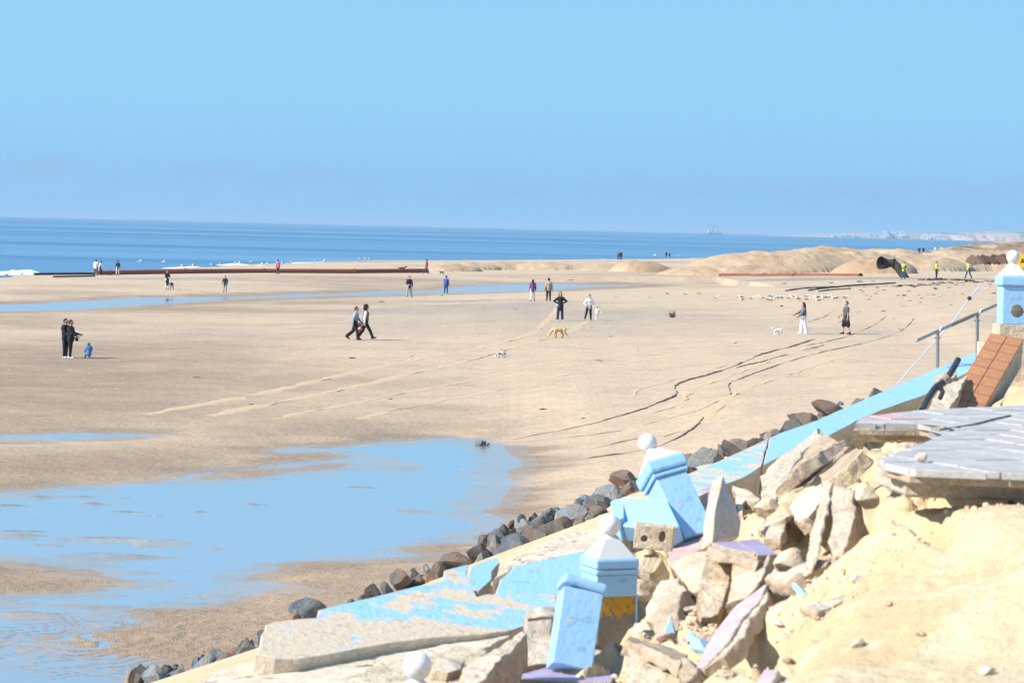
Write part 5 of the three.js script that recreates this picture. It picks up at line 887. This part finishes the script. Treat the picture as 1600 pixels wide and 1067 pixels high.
  const t2 = person({ px: 157, py: 431, hpx: 23, turn: 240, label: 'person in white top with black shoulder bag at the pipeline', top: '.74,.74,.74', trousers: BK, hair: HAIR, arms: [[30, 10, 60, 0], [10, 10, 30, 0]], shoes: '.6,.6,.6', group: 'trio at the left end of the pipeline' });
  bagOn(t2, 'shoulder_bag', [.2, 1.1, -.02], [.13, .18, .1], '.01,.01,.012');
  person({ px: 183, py: 430.5, hpx: 23.5, turn: 185, label: 'person in dark jacket and pale trousers at the pipeline', top: '.03,.035,.05', trousers: '.55,.54,.52', hair: HAIR, group: 'trio at the left end of the pipeline' });
  // pair with the white dog on the right
  const wt = person({ px: 1256, py: 522, hpx: 49, turn: -80, label: 'person in grey cardigan and wide white trousers holding a lead', topName: 'cardigan', top: '.13,.13,.16', trousers: '.74,.74,.82', flare: .05, hair: HAIR, longHair: .28, arms: [[44, 6, 66, 0], [30, 6, 52, 0]], lean: 4, legs: [[14, 3, 2, 3, 5], [-6, 3, -12, 3]], shoes: '.6,.6,.6' });
  person({ px: 1322, py: 522, hpx: 51, turn: -70, label: 'person in grey t-shirt and black shorts facing the white dog', topName: 't_shirt', top: '.085,.095,.105', sleeve: .5, trousers: BK, trouserEnd: 0, hair: '.12,.07,.04', arms: [[12, 10, 50, 0], [0, 10, 10, 4]], legs: [[8, 6, 2, 6], [-8, 6, -12, 6]], shoes: '.02,.02,.022', topLow: -.08 });
  // three workers in yellow
  const HV = '.62,.78,.04';
  const k1 = person({ px: 1412, py: 436, hpx: 27, turn: -20, label: 'worker in yellow vest with black sleeves beside the dark pipe outlet', topName: 'vest', top: HV, sleeveColor: BK, trousers: '.05,.08,.15', hair: HAIR, arms: [[30, 14, 110, -30], [40, 14, 90, -40]], group: 'workers in yellow' });
  person({ px: 1464, py: 436, hpx: 27.5, turn: 60, label: 'worker in yellow jacket standing still in the middle', topName: 'vest', top: HV, trousers: '.015,.02,.045', hair: '.05,.04,.04', group: 'workers in yellow', arms: [[14, 8, 60, -10], [4, 8, 20, 0]] });
  person({ px: 1514, py: 435, hpx: 28, turn: -70, label: 'worker in yellow jacket striding left in jeans', topName: 'vest', top: HV, trousers: JEAN, hair: HAIR, legs: [[24, 3, 14, 3, 15], [-12, 3, -28, 3, -20]], lean: 6, arms: [[-10, 8, 10, 0], [14, 8, 40, 0]], group: 'workers in yellow' });
  // small figures at the far water's edge
  const far = (px, py, hpx, top, trousers, label, extra = {}) => person({ px, py, hpx, label, top, trousers, hair: HAIR, h: extra.h || 1.7, ...extra });
  far(966.5, 406, 14, '.10,.12,.16', BK, 'far figure in grey, left of the close pair at the water', { group: 'pair at the far water edge' }); far(970.5, 406, 14.5, '.02,.02,.025', BK, 'far figure in black, right of the close pair at the water', { group: 'pair at the far water edge' });
  far(1024, 403, 6, '.72,.72,.75', '.1,.1,.12', 'small far figure sitting in white by the water', { hipY: .36, legs: [[80, 8, 50, 4], [76, 8, 50, 4]] }); far(1041.5, 402.6, 13, BK, BK, 'far figure in black standing by the water beside a blue one'); far(1046.5, 402.6, 12.5, '.08,.14,.24', '.06,.10,.18', 'far figure in blue standing by the water'); far(1061, 402.4, 6, '.72,.72,.74', '.5,.5,.5', 'far figure in white crouching by the water', { hipY: .42, lean: 50, legs: [[80, 8, -20, 4], [76, 8, -20, 4]] });
  const beyond = (px, py, d, top, label, grp) => { const p = P(px, py, d); return person({ px, py, hpx: 12, pos: V(p.x, p.y, p.z), h: 1.7, label, top, trousers: BK, hair: HAIR, group: grp }); };
  [[1177.5, '.02,.02,.022', 'black'], [1181.5, '.7,.7,.7', 'white'], [1184.5, '.02,.02,.03', 'very dark navy'], [1187.5, '.03,.03,.03', 'charcoal'], [1191, '.02,.02,.02', 'dark brown'], [1194.5, '.02,.025,.03', 'dark grey']].forEach(([x, c, n], i) => beyond(x, 402.5 + (i % 2), 560, c, `${['first', 'second', 'third', 'fourth', 'fifth', 'last'][i]} of six far figures behind the sand heap, in ${n}`, 'people behind the sand heap'));
  [[1437, '.03,.03,.03', 'dark, leftmost'], [1443.5, '.015,.015,.02', 'black, second'], [1462, '.72,.72,.7', 'white, third'], [1471, '.6,.6,.62', 'light grey, fourth'], [1476, '.05,.08,.16', 'blue, fifth'], [1484.5, '.75,.75,.75', 'bright white, rightmost']].forEach(([x, c, n], i) => beyond(x, 397.5 - (i > 1 ? 1 : 0), 600, c, `far figure behind the right heaps, in ${n} of six`, 'people behind the right heaps'));
}
console.log('people');
// ------------------------------------------------------------------ dogs
function dog(o) {   // facing +z, shoulder about .58 m before scaling
  const at = onBeach(o.px, o.py), root = thing('dog', o.label, 'dog', at, o.turn * D2R, o.group); root.scale.setScalar(o.size);
  const head = o.headDown ? [0, .16, .66] : [0, .74, .50], nk = o.headDown ? [0, .46, .46] : [0, .62, .36], muz = o.headDown ? [0, .05, .74] : [0, .69, .66];
  const b = [bone([0, .50, .24], [0, .52, -.05], .145, .125), bone([0, .52, -.05], [0, .53, -.30], .12, .115), bone([0, .50, .26], nk, .12, .075), bone(nk, head, .075, .08), bone(head, muz, .065, .035)];
  const W = o.stride ?? 1;
  for (const s of [-1, 1]) {
    const f = s * .06 * W, k = -s * .09 * W;
    b.push(bone([s * .085, .46, .26], [s * .085, .28, .24 + f], .065, .042), bone([s * .085, .28, .24 + f], [s * .085, .09, .26 + f * 1.6], .04, .028), bone([s * .085, .06, .26 + f * 1.6], [s * .085, .03, .31 + f * 1.6], .03, .027));
    b.push(bone([s * .08, .48, -.28], [s * .085, .33, -.24 + k], .09, .06), bone([s * .085, .33, -.24 + k], [s * .085, .19, -.37 + k * 1.2], .055, .032), bone([s * .085, .19, -.37 + k * 1.2], [s * .085, .05, -.35 + k * 1.6], .031, .027), bone([s * .085, .035, -.35 + k * 1.6], [s * .085, .03, -.29 + k * 1.6], .03, .027));
  }
  const bg = surfaceNet(b, .016, .05);
  if (o.fluffy) { const p = bg.attributes.position; for (let i = 0; i < p.count; i++) { const n = 1 + (vnoise3(p.getX(i) * 22, p.getY(i) * 22, p.getZ(i) * 22) - .3) * .22; p.setXYZ(i, p.getX(i) * n, p.getY(i) * mix(1, n, .6), p.getZ(i) * n); } bg.computeVertexNormals(); }
  const m = part('body', bg, std(o.color, .9), root);
  part('ears', surfaceNet([-1, 1].map(s => bone([s * .06, head[1] + .05, head[2] - .03], [s * .095, head[1] - .05, head[2] - .01], .026, .03)), .012, .01), std(o.ear || o.color, .9), root);
  part('nose', new THREE.SphereGeometry(.02, 8, 6).translate(muz[0], muz[1] + .012, muz[2] + .03), eyeM, root);
  part('tail', surfaceNet(o.tailUp ? [bone([0, .56, -.36], [0, .72, -.52], .035, .03), bone([0, .72, -.52], [0, .86, -.50], .03, .02)] : [bone([0, .56, -.38], [0, .58, -.60], .035, .035), bone([0, .58, -.60], [0, .66, -.80], .035, .016)], .014, .02), std(o.tail || o.color, .9), root);
  return root;
}
dog({ px: 874, py: 528, turn: -82, size: .86, headDown: true, color: [.58, .40, .20], tail: [.66, .56, .42], label: 'golden dog sniffing the sand with its head down' });
dog({ px: 1215, py: 524, turn: -75, size: .52, tailUp: true, fluffy: true, color: [.78, .76, .72], label: 'small fluffy white dog on a lead near the white trousers' });
dog({ px: 628, py: 425, turn: 85, size: 1.0, stride: 2.4, color: [.045, .03, .02], label: 'dark brown dog running in front of the pipeline' });
dog({ px: 690, py: 429, turn: -70, size: .62, color: [.20, .11, .05], label: 'small tan dog near the person in red' });
dog({ px: 171, py: 430.5, turn: 60, size: .6, color: [.02, .018, .018], label: 'small black dog between the people at the pipeline' });
// ------------------------------------------------------------------ gulls
{
  const base = { body: surfaceNet([bone([0, .22, .06], [0, .21, -.10], .075, .06), bone([0, .21, -.10], [0, .20, -.26], .05, .018), bone([0, .25, .09], [0, .34, .13], .045, .038), bone([0, .355, .14], [0, .352, .15], .042, .04)], .014, .03), wing: surfaceNet([bone([.055, .235, .05], [.05, .225, -.14], .035, .04), bone([.05, .225, -.14], [.02, .215, -.33], .032, .012), bone([-.055, .235, .05], [-.05, .225, -.14], .035, .04), bone([-.05, .225, -.14], [-.02, .215, -.33], .032, .012)], .014, .02), beak: new THREE.ConeGeometry(.014, .06, 6).rotateX(Math.PI / 2).translate(0, .35, .21), legs: mergeGeometries([-1, 1].map(s => new THREE.CylinderGeometry(.007, .007, .18, 5).translate(s * .03, .09, 0))) };
  const wm = std([.78, .78, .78], .8), gm = [std([.25, .27, .30], .8), std([.03, .03, .035], .8)], ym = std([.6, .35, .05], .6), lm = std([.45, .22, .12], .7), r = mulberry(31);
  const gull = (pos, turn, dark, label, group, scale = 1.0) => { const g = thing('gull', label, 'bird', pos, turn, group); g.scale.setScalar(scale); part('body', base.body, wm, g); part('wings', base.wing, gm[dark ? 1 : 0], g); part('beak', base.beak, ym, g); part('legs', base.legs, lm, g); return g; };
  [[1072, 462], [1120, 468], [1157, 467, 1], [1159, 471, 1], [1175, 469], [1186, 467], [1190, 468], [1202, 471, 1], [1206, 466, 1], [1207, 472, 1], [1211, 469], [1217, 468, 1], [1223, 468, 1], [1235, 469, 1], [1237, 466], [1241, 466, 1], [1246, 469, 1], [1250, 470, 1], [1261, 466], [1263, 471, 1], [1274, 468], [1277, 467, 1], [1278, 472, 1], [1287, 468, 1], [1294, 467], [1297, 466], [1303, 469, 1], [1307, 468], [1322, 468, 1]].forEach(([x, y, k]) => gull(onBeach(x, y + 1), (r() < .6 ? -1.9 : 1.2) + r() * .9, k, k ? 'gull with dark wings standing in the resting flock' : 'pale grey gull standing in the resting flock', 'gulls resting on the sand'));
  for (const [x, y] of [[285, 419], [302, 418.5], [331, 417], [344, 415.5], [365, 414.5], [372, 414], [390, 413], [408, 417], [416, 417], [440, 416], [453, 414.5], [490, 412.5], [505, 412], [506, 411], [560, 408.3], [568, 408], [578, 407.6], [10, 433.5], [33, 432]]) { const p = G(x, y, 0); p.y = Math.max(0, beach(p.x, p.z)); gull(p, r() * 6, r() < .6, 'tiny gull at the edge of the surf', 'gulls along the water', 1.5); }
  for (const [x, y] of [[217, 412], [254, 413], [921, 380]]) { const p = G(x, y, 0); p.y = -.12; gull(p, 1.2, x > 900, x > 900 ? 'single gull afloat far out on the sea' : x > 230 ? 'gull afloat on the sea above the long coat' : 'gull afloat on the sea right of the trio', 'gulls afloat', 2.0); }
}
console.log('animals');
// ================================================================== pipeline, outlet, debris, tracks
{
  const rust = std('#fff', .85, { map: tex(256, (u, v) => { const n = fbm(u * 6, v * 6, 5, 6), m = fbm(u * 40, v * 40, 2, 40); return mix3([.25, .066, .034], [.16, .05, .03], n).map(x => x * (.8 + .4 * m)); }, 1) });
  const black = std([.022, .02, .02], .8);
  const pipe = (name, label, pts, r, mat, seg, sink = .3) => {
    const root = thing(name, label, 'pipe'), W = pts.map(([x, y]) => { const p = onBeach(x, y); p.y += r * (sink + .5 * fbm(x * .02, y, 2)); return p; }), c = new THREE.CatmullRomCurve3(W), L = c.getLength(), n = Math.max(1, Math.round(L / seg));
    for (let i = 0; i < n; i++) {
      const a = c.getPointAt(i / n), b = c.getPointAt((i + 1) / n), dir = b.clone().sub(a), len = dir.length(), q = new THREE.Quaternion().setFromUnitVectors(V(0, 1, 0), dir.normalize());
      const g = new THREE.CylinderGeometry(r, r, len - .1, 20); g.applyQuaternion(q); g.translate(...a.clone().add(b).multiplyScalar(.5).toArray()); part('pipe_length', g, mat, root);
      const f = new THREE.CylinderGeometry(r * 1.2, r * 1.2, .14, 20); f.applyQuaternion(q); f.translate(...b.toArray()); part('flange', f, mat, root);
    }
    return root;
  };
  pipe('rusty_pipeline', 'long rust-red pipeline lying along the shore on the left', [[150, 429.5], [260, 428.2], [350, 426.2], [450, 426.8], [560, 427], [665, 426.3]], .36, rust, 12);
  pipe('black_pipeline', 'black pipeline end reaching into the surf at far left', [[52, 430], [110, 429], [148, 429]], .17, black, 12);
  pipe('black_pipeline', 'second black pipe lying parallel in front of the first', [[82, 433.5], [120, 433], [146, 432.3]], .13, black, 12);
  pipe('rusty_pipeline', 'rust-red pipeline at the foot of the big sand heap', [[1045, 429.5], [1085, 430.5], [1120, 431], [1160, 431], [1200, 431.5], [1240, 431.5], [1280, 431.8], [1310, 431.6], [1345, 431.5]], .34, rust, 12, -.35);
  // outlet: a dark bent pipe with an open mouth
  const o = thing('pipe_outlet', 'dark bent outlet pipe with open mouth rising from the sand', 'pipe'), d = 286, dark = std('#fff', .8, { map: tex(128, (u, v) => { const n = fbm(u * 5, v * 5, 4, 5); return mix3([.035, .028, .025], [.10, .055, .04], sstep(.5, .8, n)); }) });
  const c = new THREE.CatmullRomCurve3([[1384, 412, d], [1392, 411, d], [1399, 413, d], [1406, 421, d - .3], [1414, 433, d - .6], [1418, 441, d - .8]].map(p => P(...p)));
  part('bend', new THREE.TubeGeometry(c, 40, .46, 18), dark, o);
  const mo = new THREE.CylinderGeometry(.74, .5, 1.0, 18, 1, true); const mp = P(1382, 411.5, d); mo.rotateZ(Math.PI / 2 - .1); mo.rotateY(.5); mo.translate(mp.x, mp.y, mp.z); const mm = dark.clone(); mm.side = THREE.DoubleSide; part('mouth', mo, mm, o);
  const fl = rbox(1.7, .25, 1.4, .03); const fp = P(1414, 437.5, d - .6); fl.translate(fp.x, fp.y - .1, fp.z); part('foot_plate', fl, dark, o);
  const rg = new THREE.TorusGeometry(.54, .08, 8, 22); rg.rotateY(Math.PI / 2 - .5); const rp = P(1398, 412, d); rg.translate(rp.x, rp.y, rp.z); part('flange', rg, dark, o);
  // rusty plates leaning in a row on the brown hill
  const r = mulberry(77), plate = [std([.16, .09, .065], .8), std([.10, .065, .05], .8), std([.22, .14, .10], .85)];
  for (let k = 0; k < 17; k++) {
    const x = 1523 + k * 4.6 + r() * 2, dd = 272 + r() * 5, p = P(x, 407.5 - k * .15 + r() * 2, dd), g = rbox(.42 + r() * .3, .95 + r() * .35, .1, .02); g.rotateZ(.6 + r() * .5); g.rotateX(-.3); const m = solo('leaning_plate', g, plate[r() * 3 | 0], 'rusty plate leaning in the row of scrap on the right heap', 'scrap', 'rusty plates leaning in a row'); m.position.set(p.x, p.y - .25, p.z);
  }
  // scraps: dark driftwood and torn sheets
  const bits = [0, 1, 2, 3].map(k => { const g = rockGeo(500 + k, 1, .16 + .06 * k, .34); return g; }), woods = [std([.035, .028, .022], .9), std([.08, .055, .038], .9), std([.13, .095, .065], .9)];
  const scrap = (px, py, wpx, lift = 0) => { const p = onBeach(px, py), w = wpx / FOC * -p.z * .5; const m = new THREE.Mesh(bits[r() * 4 | 0], woods[r() * 2.5 | 0]); m.name = numbered('driftwood'); m.castShadow = m.receiveShadow = true; scene.add(m); m.position.copy(p).add(V(0, w * .08 + lift, 0)); m.scale.set(w, w * (.6 + r() * .7), w * (.6 + r())); m.rotation.y = (r() - .5) * .9; return m; };
  const listed = [[596, 472, 12], [690, 462, 8], [892, 438, 10], [888, 438.5, 6], [954, 526, 8], [951, 521, 4], [925, 512, 5], [911, 515, 4], [962, 465, 5], [1015, 465, 6], [1043, 459, 8], [1092, 459, 9], [1156, 465, 12], [1222, 478.5, 8], [805, 483, 7], [863, 482, 4], [997, 548, 6], [997, 544, 5], [935, 563, 12], [940, 565, 6], [1150, 536, 7], [392, 632, 10], [610, 624, 9], [270, 632, 8], [325, 627, 6], [826, 549.5, 3], [712, 528, 4], [745, 526, 4], [738, 541, 4], [643, 557, 6], [672, 556, 3], [550, 560, 14], [306, 590, 16], [848, 640, 18], [912, 654, 10], [1226, 443.5, 9], [1196, 438, 3], [1300, 442.5, 10], [1344, 440.5, 14], [1365, 440, 8], [1355, 462, 6], [1372, 450, 8], [1430, 449, 11], [1406, 448, 15], [1386, 446.5, 5], [1436, 444, 6]];
  listed.forEach(([x, y, w]) => tag(scrap(x, y, w), 'small dark scrap of driftwood lying alone on the open beach', 'driftwood', 'driftwood scraps on the open beach'));
  for (let k = 0; k < 62; k++) { const x = 1345 + r() * 235, y = 442 + r() * r() * 75; tag(scrap(x, y, 2.5 + r() * 7), 'dark splinter among the storm debris on the right beach', 'driftwood', 'storm debris on the right beach'); }
  for (let k = 0; k < 30; k++) { const x = 1395 + k * 6.2 + r() * 4, y = 446 - (x - 1395) * .052 + r() * 3; tag(scrap(x, y, 6 + r() * 9), 'dark branch in the long wrack line below the workers', 'driftwood', 'wrack line below the workers'); }
  for (let k = 0; k < 16; k++) { const x = 1440 + r() * 85, y = 392 + r() * 14, p = P(x, y + 4, 268 + (406 - y) * .4), m = new THREE.Mesh(bits[k % 4], woods[k % 2]); m.name = numbered('driftwood'); scene.add(m); m.castShadow = true; const q = heapHeight(p.x, p.z); m.position.set(p.x, beach(p.x, p.z) + Math.max(0, q) + .05, p.z); m.scale.setScalar(.35 + r() * .4); m.rotation.y = r() * 3; tag(m, 'dark scrap lying on the heaps above the workers', 'driftwood', 'scrap on the heaps above the workers'); }
  // thin dark sticks along the wrack line on the right
  const stick = (pts, rad, label, grp) => { const cv = new THREE.CatmullRomCurve3(pts.map(([x, y]) => { const p = onBeach(x, y); p.y += rad * .7; return p; })); const g = new THREE.TubeGeometry(cv, 24, rad, 5); const p = g.attributes.position; for (let i = 0; i < p.count; i++) p.setY(i, p.getY(i) + (vnoise(p.getX(i) * 2, p.getZ(i) * 2) - .5) * rad); g.computeVertexNormals(); return solo('wrack_line', g, woods[1], label, 'wrack', grp); };
  stick([[1228, 455], [1245, 452.5], [1262, 451], [1300, 449]], .07, 'dark curved line of wrack above the gull flock, left part', 'wrack lines'); stick([[1264, 454.5], [1290, 451], [1330, 447], [1400, 443]], .08, 'long dark line of wrack leading towards the workers', 'wrack lines'); stick([[1280, 456], [1300, 453.5], [1330, 451.5]], .06, 'short dark line of wrack right of the flock', 'wrack lines');
  // things left on the sand
  const nb = onBeach(752, 696), net = thing('crumpled_net', 'crumpled blue-grey net lying at the edge of the pool', 'net', nb); { const g = rockGeo(650, .21, .13, .17), p = g.attributes.position; for (let i = 0; i < p.count; i++) { const n = .75 + vnoise3(p.getX(i) * 18, p.getY(i) * 18, p.getZ(i) * 18) * .5; p.setXYZ(i, p.getX(i) * n, p.getY(i) * n + .08, p.getZ(i) * n); } g.computeVertexNormals(); part('net_heap', g, std([.13, .19, .25], .9), net); const g2 = g.clone(); g2.scale(.55, .6, .6); g2.translate(.18, .0, .04); part('net_fold', g2, std([.17, .23, .28], .9), net); }
  const tb = onBeach(1051, 496), tuft = thing('dry_tuft', 'dry tuft of weed sticking up on the open sand', 'plant', tb); { const gs = []; for (let k = 0; k < 60; k++) { const a = r() * 6.28, l = .2 + r() * .42, g = new THREE.ConeGeometry(.02, l, 4); g.translate(0, l / 2, 0); g.rotateZ((r() - .35) * 1.7); g.rotateY(a); g.translate((r() - .5) * .25, 0, (r() - .5) * .2); gs.push(g); } part('stems', mergeGeometries(gs), std([.16, .11, .07], .95), tuft); }
  // child's balance bike lying on its side
  const bk = thing('toy_bike', 'white and teal child’s bike lying on the sand', 'bike', onBeach(783, 559), .5);
  { const wm = std([.72, .76, .78], .5), tm = std([.10, .30, .32], .5), bm = std([.02, .02, .02], .6); const wheel = (x, y, z, R, tilt) => { const g = new THREE.TorusGeometry(R, .028, 8, 26); g.rotateX(tilt); g.translate(x, y, z); const w = part('wheel', g, wm, bk); const s = []; for (let k = 0; k < 5; k++) { const q = new THREE.CylinderGeometry(.008, .008, R * 2, 5); q.rotateZ(k * Math.PI / 5); q.rotateX(tilt); q.translate(x, y, z); s.push(q); } part('spokes', mergeGeometries(s), tm, w); const hbg = new THREE.SphereGeometry(.035, 10, 8); hbg.translate(x, y, z); part('hub', hbg, bm, w); };
    wheel(.17, .19, 0, .155, -.35); wheel(-.27, .10, .06, .075, -.9); wheel(-.10, .11, -.08, .07, -.5);
    const t = (a, b, rr) => { const d = V(...b).sub(V(...a)), g = new THREE.CylinderGeometry(rr, rr, d.length(), 8); g.applyQuaternion(new THREE.Quaternion().setFromUnitVectors(V(0, 1, 0), d.normalize())); g.translate((a[0] + b[0]) / 2, (a[1] + b[1]) / 2, (a[2] + b[2]) / 2); return g; }; part('frame', mergeGeometries([t([.17, .19, 0], [-.08, .15, .02], .022), t([-.08, .15, .02], [-.27, .10, .06], .022), t([.05, .17, .01], [.08, .34, .05], .014)]), wm, bk); part('seat', rbox(.14, .05, .09, .02).translate(-.08, .17, .02), bm, bk); part('handlebar', t([.0, .34, -.05], [.16, .35, .14], .012), bm, bk); }
  // dog lead
  { const a = P(1247, 497, 137), gp = onBeach(1219, 517); gp.y += .3; const cv = new THREE.CatmullRomCurve3([P(1249, 497.5, 150), P(1240, 500, 150.5), P(1228, 509, 151), P(1220, 515, 151)]); solo('dog_lead', new THREE.TubeGeometry(cv, 20, .01, 5), std([.6, .22, .1], .7), 'thin orange lead between the white dog and its walker', 'lead'); }
}
// ------------------------------------------------------------------ wheel tracks: churned ridges of loose damp sand, tread shadow partly painted into their colour, and pale scraped bands
{
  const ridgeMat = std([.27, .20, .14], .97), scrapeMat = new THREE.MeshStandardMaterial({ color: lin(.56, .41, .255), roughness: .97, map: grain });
  const track = (pts, w, hgt, mat, name, lumpy) => {
    const cv = new THREE.CatmullRomCurve3(pts.map(([x, y]) => onBeach(x, y)), false, 'centripetal'), L = cv.getLength(), n = Math.min(1600, Math.round(L / .13)), pos = [], uv = [], idx = [];
    for (let i = 0; i <= n; i++) {
      const p = cv.getPointAt(i / n), t = cv.getTangentAt(i / n), s = V(-t.z, 0, t.x).normalize(), end = sstep(0, .04, i / n) * sstep(1, .96, i / n);
      const k = lumpy ? (.42 + .7 * sstep(.36, .62, fbm(i * .045 + pts[0][0], pts[0][1], 3)) * (.45 + .55 * vnoise(i * .55, 3))) * end : end;
      for (let j = 0; j < 5; j++) { const a = j / 4 - .5, ww = w * (lumpy ? .45 + .65 * k : .3 + 1.2 * sstep(.3, .6, fbm(i * .07 + pts[0][0], 5, 4))); const q = p.clone().addScaledVector(s, a * ww + (lumpy ? (vnoise(i * .3, 8) - .5) * w * .9 : (fbm(i * .12 + j * 7, j, 3) - .5) * w * .5)); q.y = beach(q.x, q.z) + (Math.abs(a) > .4 ? -.03 : hgt * (1 - 3 * a * a) * k - (lumpy ? .012 : 0)); pos.push(q.x, q.y, q.z); uv.push(q.x / 2, q.z / 2); }
    }
    for (let i = 0; i < n; i++) for (let j = 0; j < 4; j++) { const a = i * 5 + j, b = a + 1, c = a + 5, d = a + 6; idx.push(a, c, b, b, c, d); }
    const g = new THREE.BufferGeometry(); g.setAttribute('position', new THREE.Float32BufferAttribute(pos, 3)); g.setAttribute('uv', new THREE.Float32BufferAttribute(uv, 2)); g.setIndex(idx); g.computeVertexNormals();
    const m = part(name, g, mat, beachGroup); return m;
  };
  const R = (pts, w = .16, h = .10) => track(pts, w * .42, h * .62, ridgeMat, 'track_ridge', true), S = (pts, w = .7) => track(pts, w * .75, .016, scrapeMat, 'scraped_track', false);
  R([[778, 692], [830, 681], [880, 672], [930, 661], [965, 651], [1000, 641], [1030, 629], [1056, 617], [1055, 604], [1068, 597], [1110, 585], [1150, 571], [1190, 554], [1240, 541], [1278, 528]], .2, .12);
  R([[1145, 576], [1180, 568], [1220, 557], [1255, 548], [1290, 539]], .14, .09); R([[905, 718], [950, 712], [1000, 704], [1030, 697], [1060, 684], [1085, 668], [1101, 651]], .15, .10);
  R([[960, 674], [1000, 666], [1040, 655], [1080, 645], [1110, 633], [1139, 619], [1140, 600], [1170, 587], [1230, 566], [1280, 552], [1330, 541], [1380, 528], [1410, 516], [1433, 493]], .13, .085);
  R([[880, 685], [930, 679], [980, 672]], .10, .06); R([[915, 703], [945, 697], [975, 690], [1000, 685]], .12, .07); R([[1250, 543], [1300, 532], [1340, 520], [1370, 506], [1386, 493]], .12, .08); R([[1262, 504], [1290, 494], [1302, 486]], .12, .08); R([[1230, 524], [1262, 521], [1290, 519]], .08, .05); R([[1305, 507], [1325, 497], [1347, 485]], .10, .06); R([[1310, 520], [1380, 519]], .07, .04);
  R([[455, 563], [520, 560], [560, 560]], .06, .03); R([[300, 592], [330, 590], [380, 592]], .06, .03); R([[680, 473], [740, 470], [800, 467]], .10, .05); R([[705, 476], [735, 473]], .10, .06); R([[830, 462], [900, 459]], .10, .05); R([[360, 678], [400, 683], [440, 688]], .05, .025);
  S([[225, 648], [300, 635], [400, 617], [520, 590], [600, 573], [680, 557], [760, 542], [830, 522], [850, 508], [866, 492], [872, 480]], .9); S([[330, 650], [420, 632], [520, 612], [620, 590], [700, 572], [780, 550], [860, 527], [905, 512], [922, 500]], .9); S([[430, 655], [540, 633], [640, 613], [760, 590], [880, 566], [1000, 556], [1120, 545]], .6); S([[560, 655], [700, 625], [820, 600], [930, 580]], .5);
  S([[1000, 650], [1060, 632], [1080, 610], [1140, 588], [1200, 566], [1290, 540]], .8); S([[1010, 690], [1070, 670], [1120, 640], [1150, 616], [1220, 590], [1330, 555]], .8); S([[990, 620], [1000, 608], [1060, 592], [1140, 570]], .35);
  // shells and pale pebbles: tiny, uncountable
  const r = mulberry(12), gs = []; for (let k = 0; k < 1500; k++) { const x = r() * 1300, y = 470 + Math.pow(r(), 1.4) * 520; const p = G(x, y, .6), s = (.008 + .022 * r() * r() * r()) * clamp(-p.z / 70, .6, 1.6); p.y = beach(p.x, p.z); if (p.z > -37) continue; const g = new THREE.OctahedronGeometry(s, 0); g.scale(1.3, .5, 1); g.translate(p.x, p.y + s * .2, p.z); g.deleteAttribute('uv'); gs.push(g); }
  const m = new THREE.Mesh(mergeGeometries(gs), std([.72, .67, .58], .8)); m.name = 'shell_grit'; tag(m, 'pale shell grit scattered over the sand', null, null, 'stuff'); m.castShadow = m.receiveShadow = true; scene.add(m);
}
console.log('beach things');
renderer.render(scene, camera);
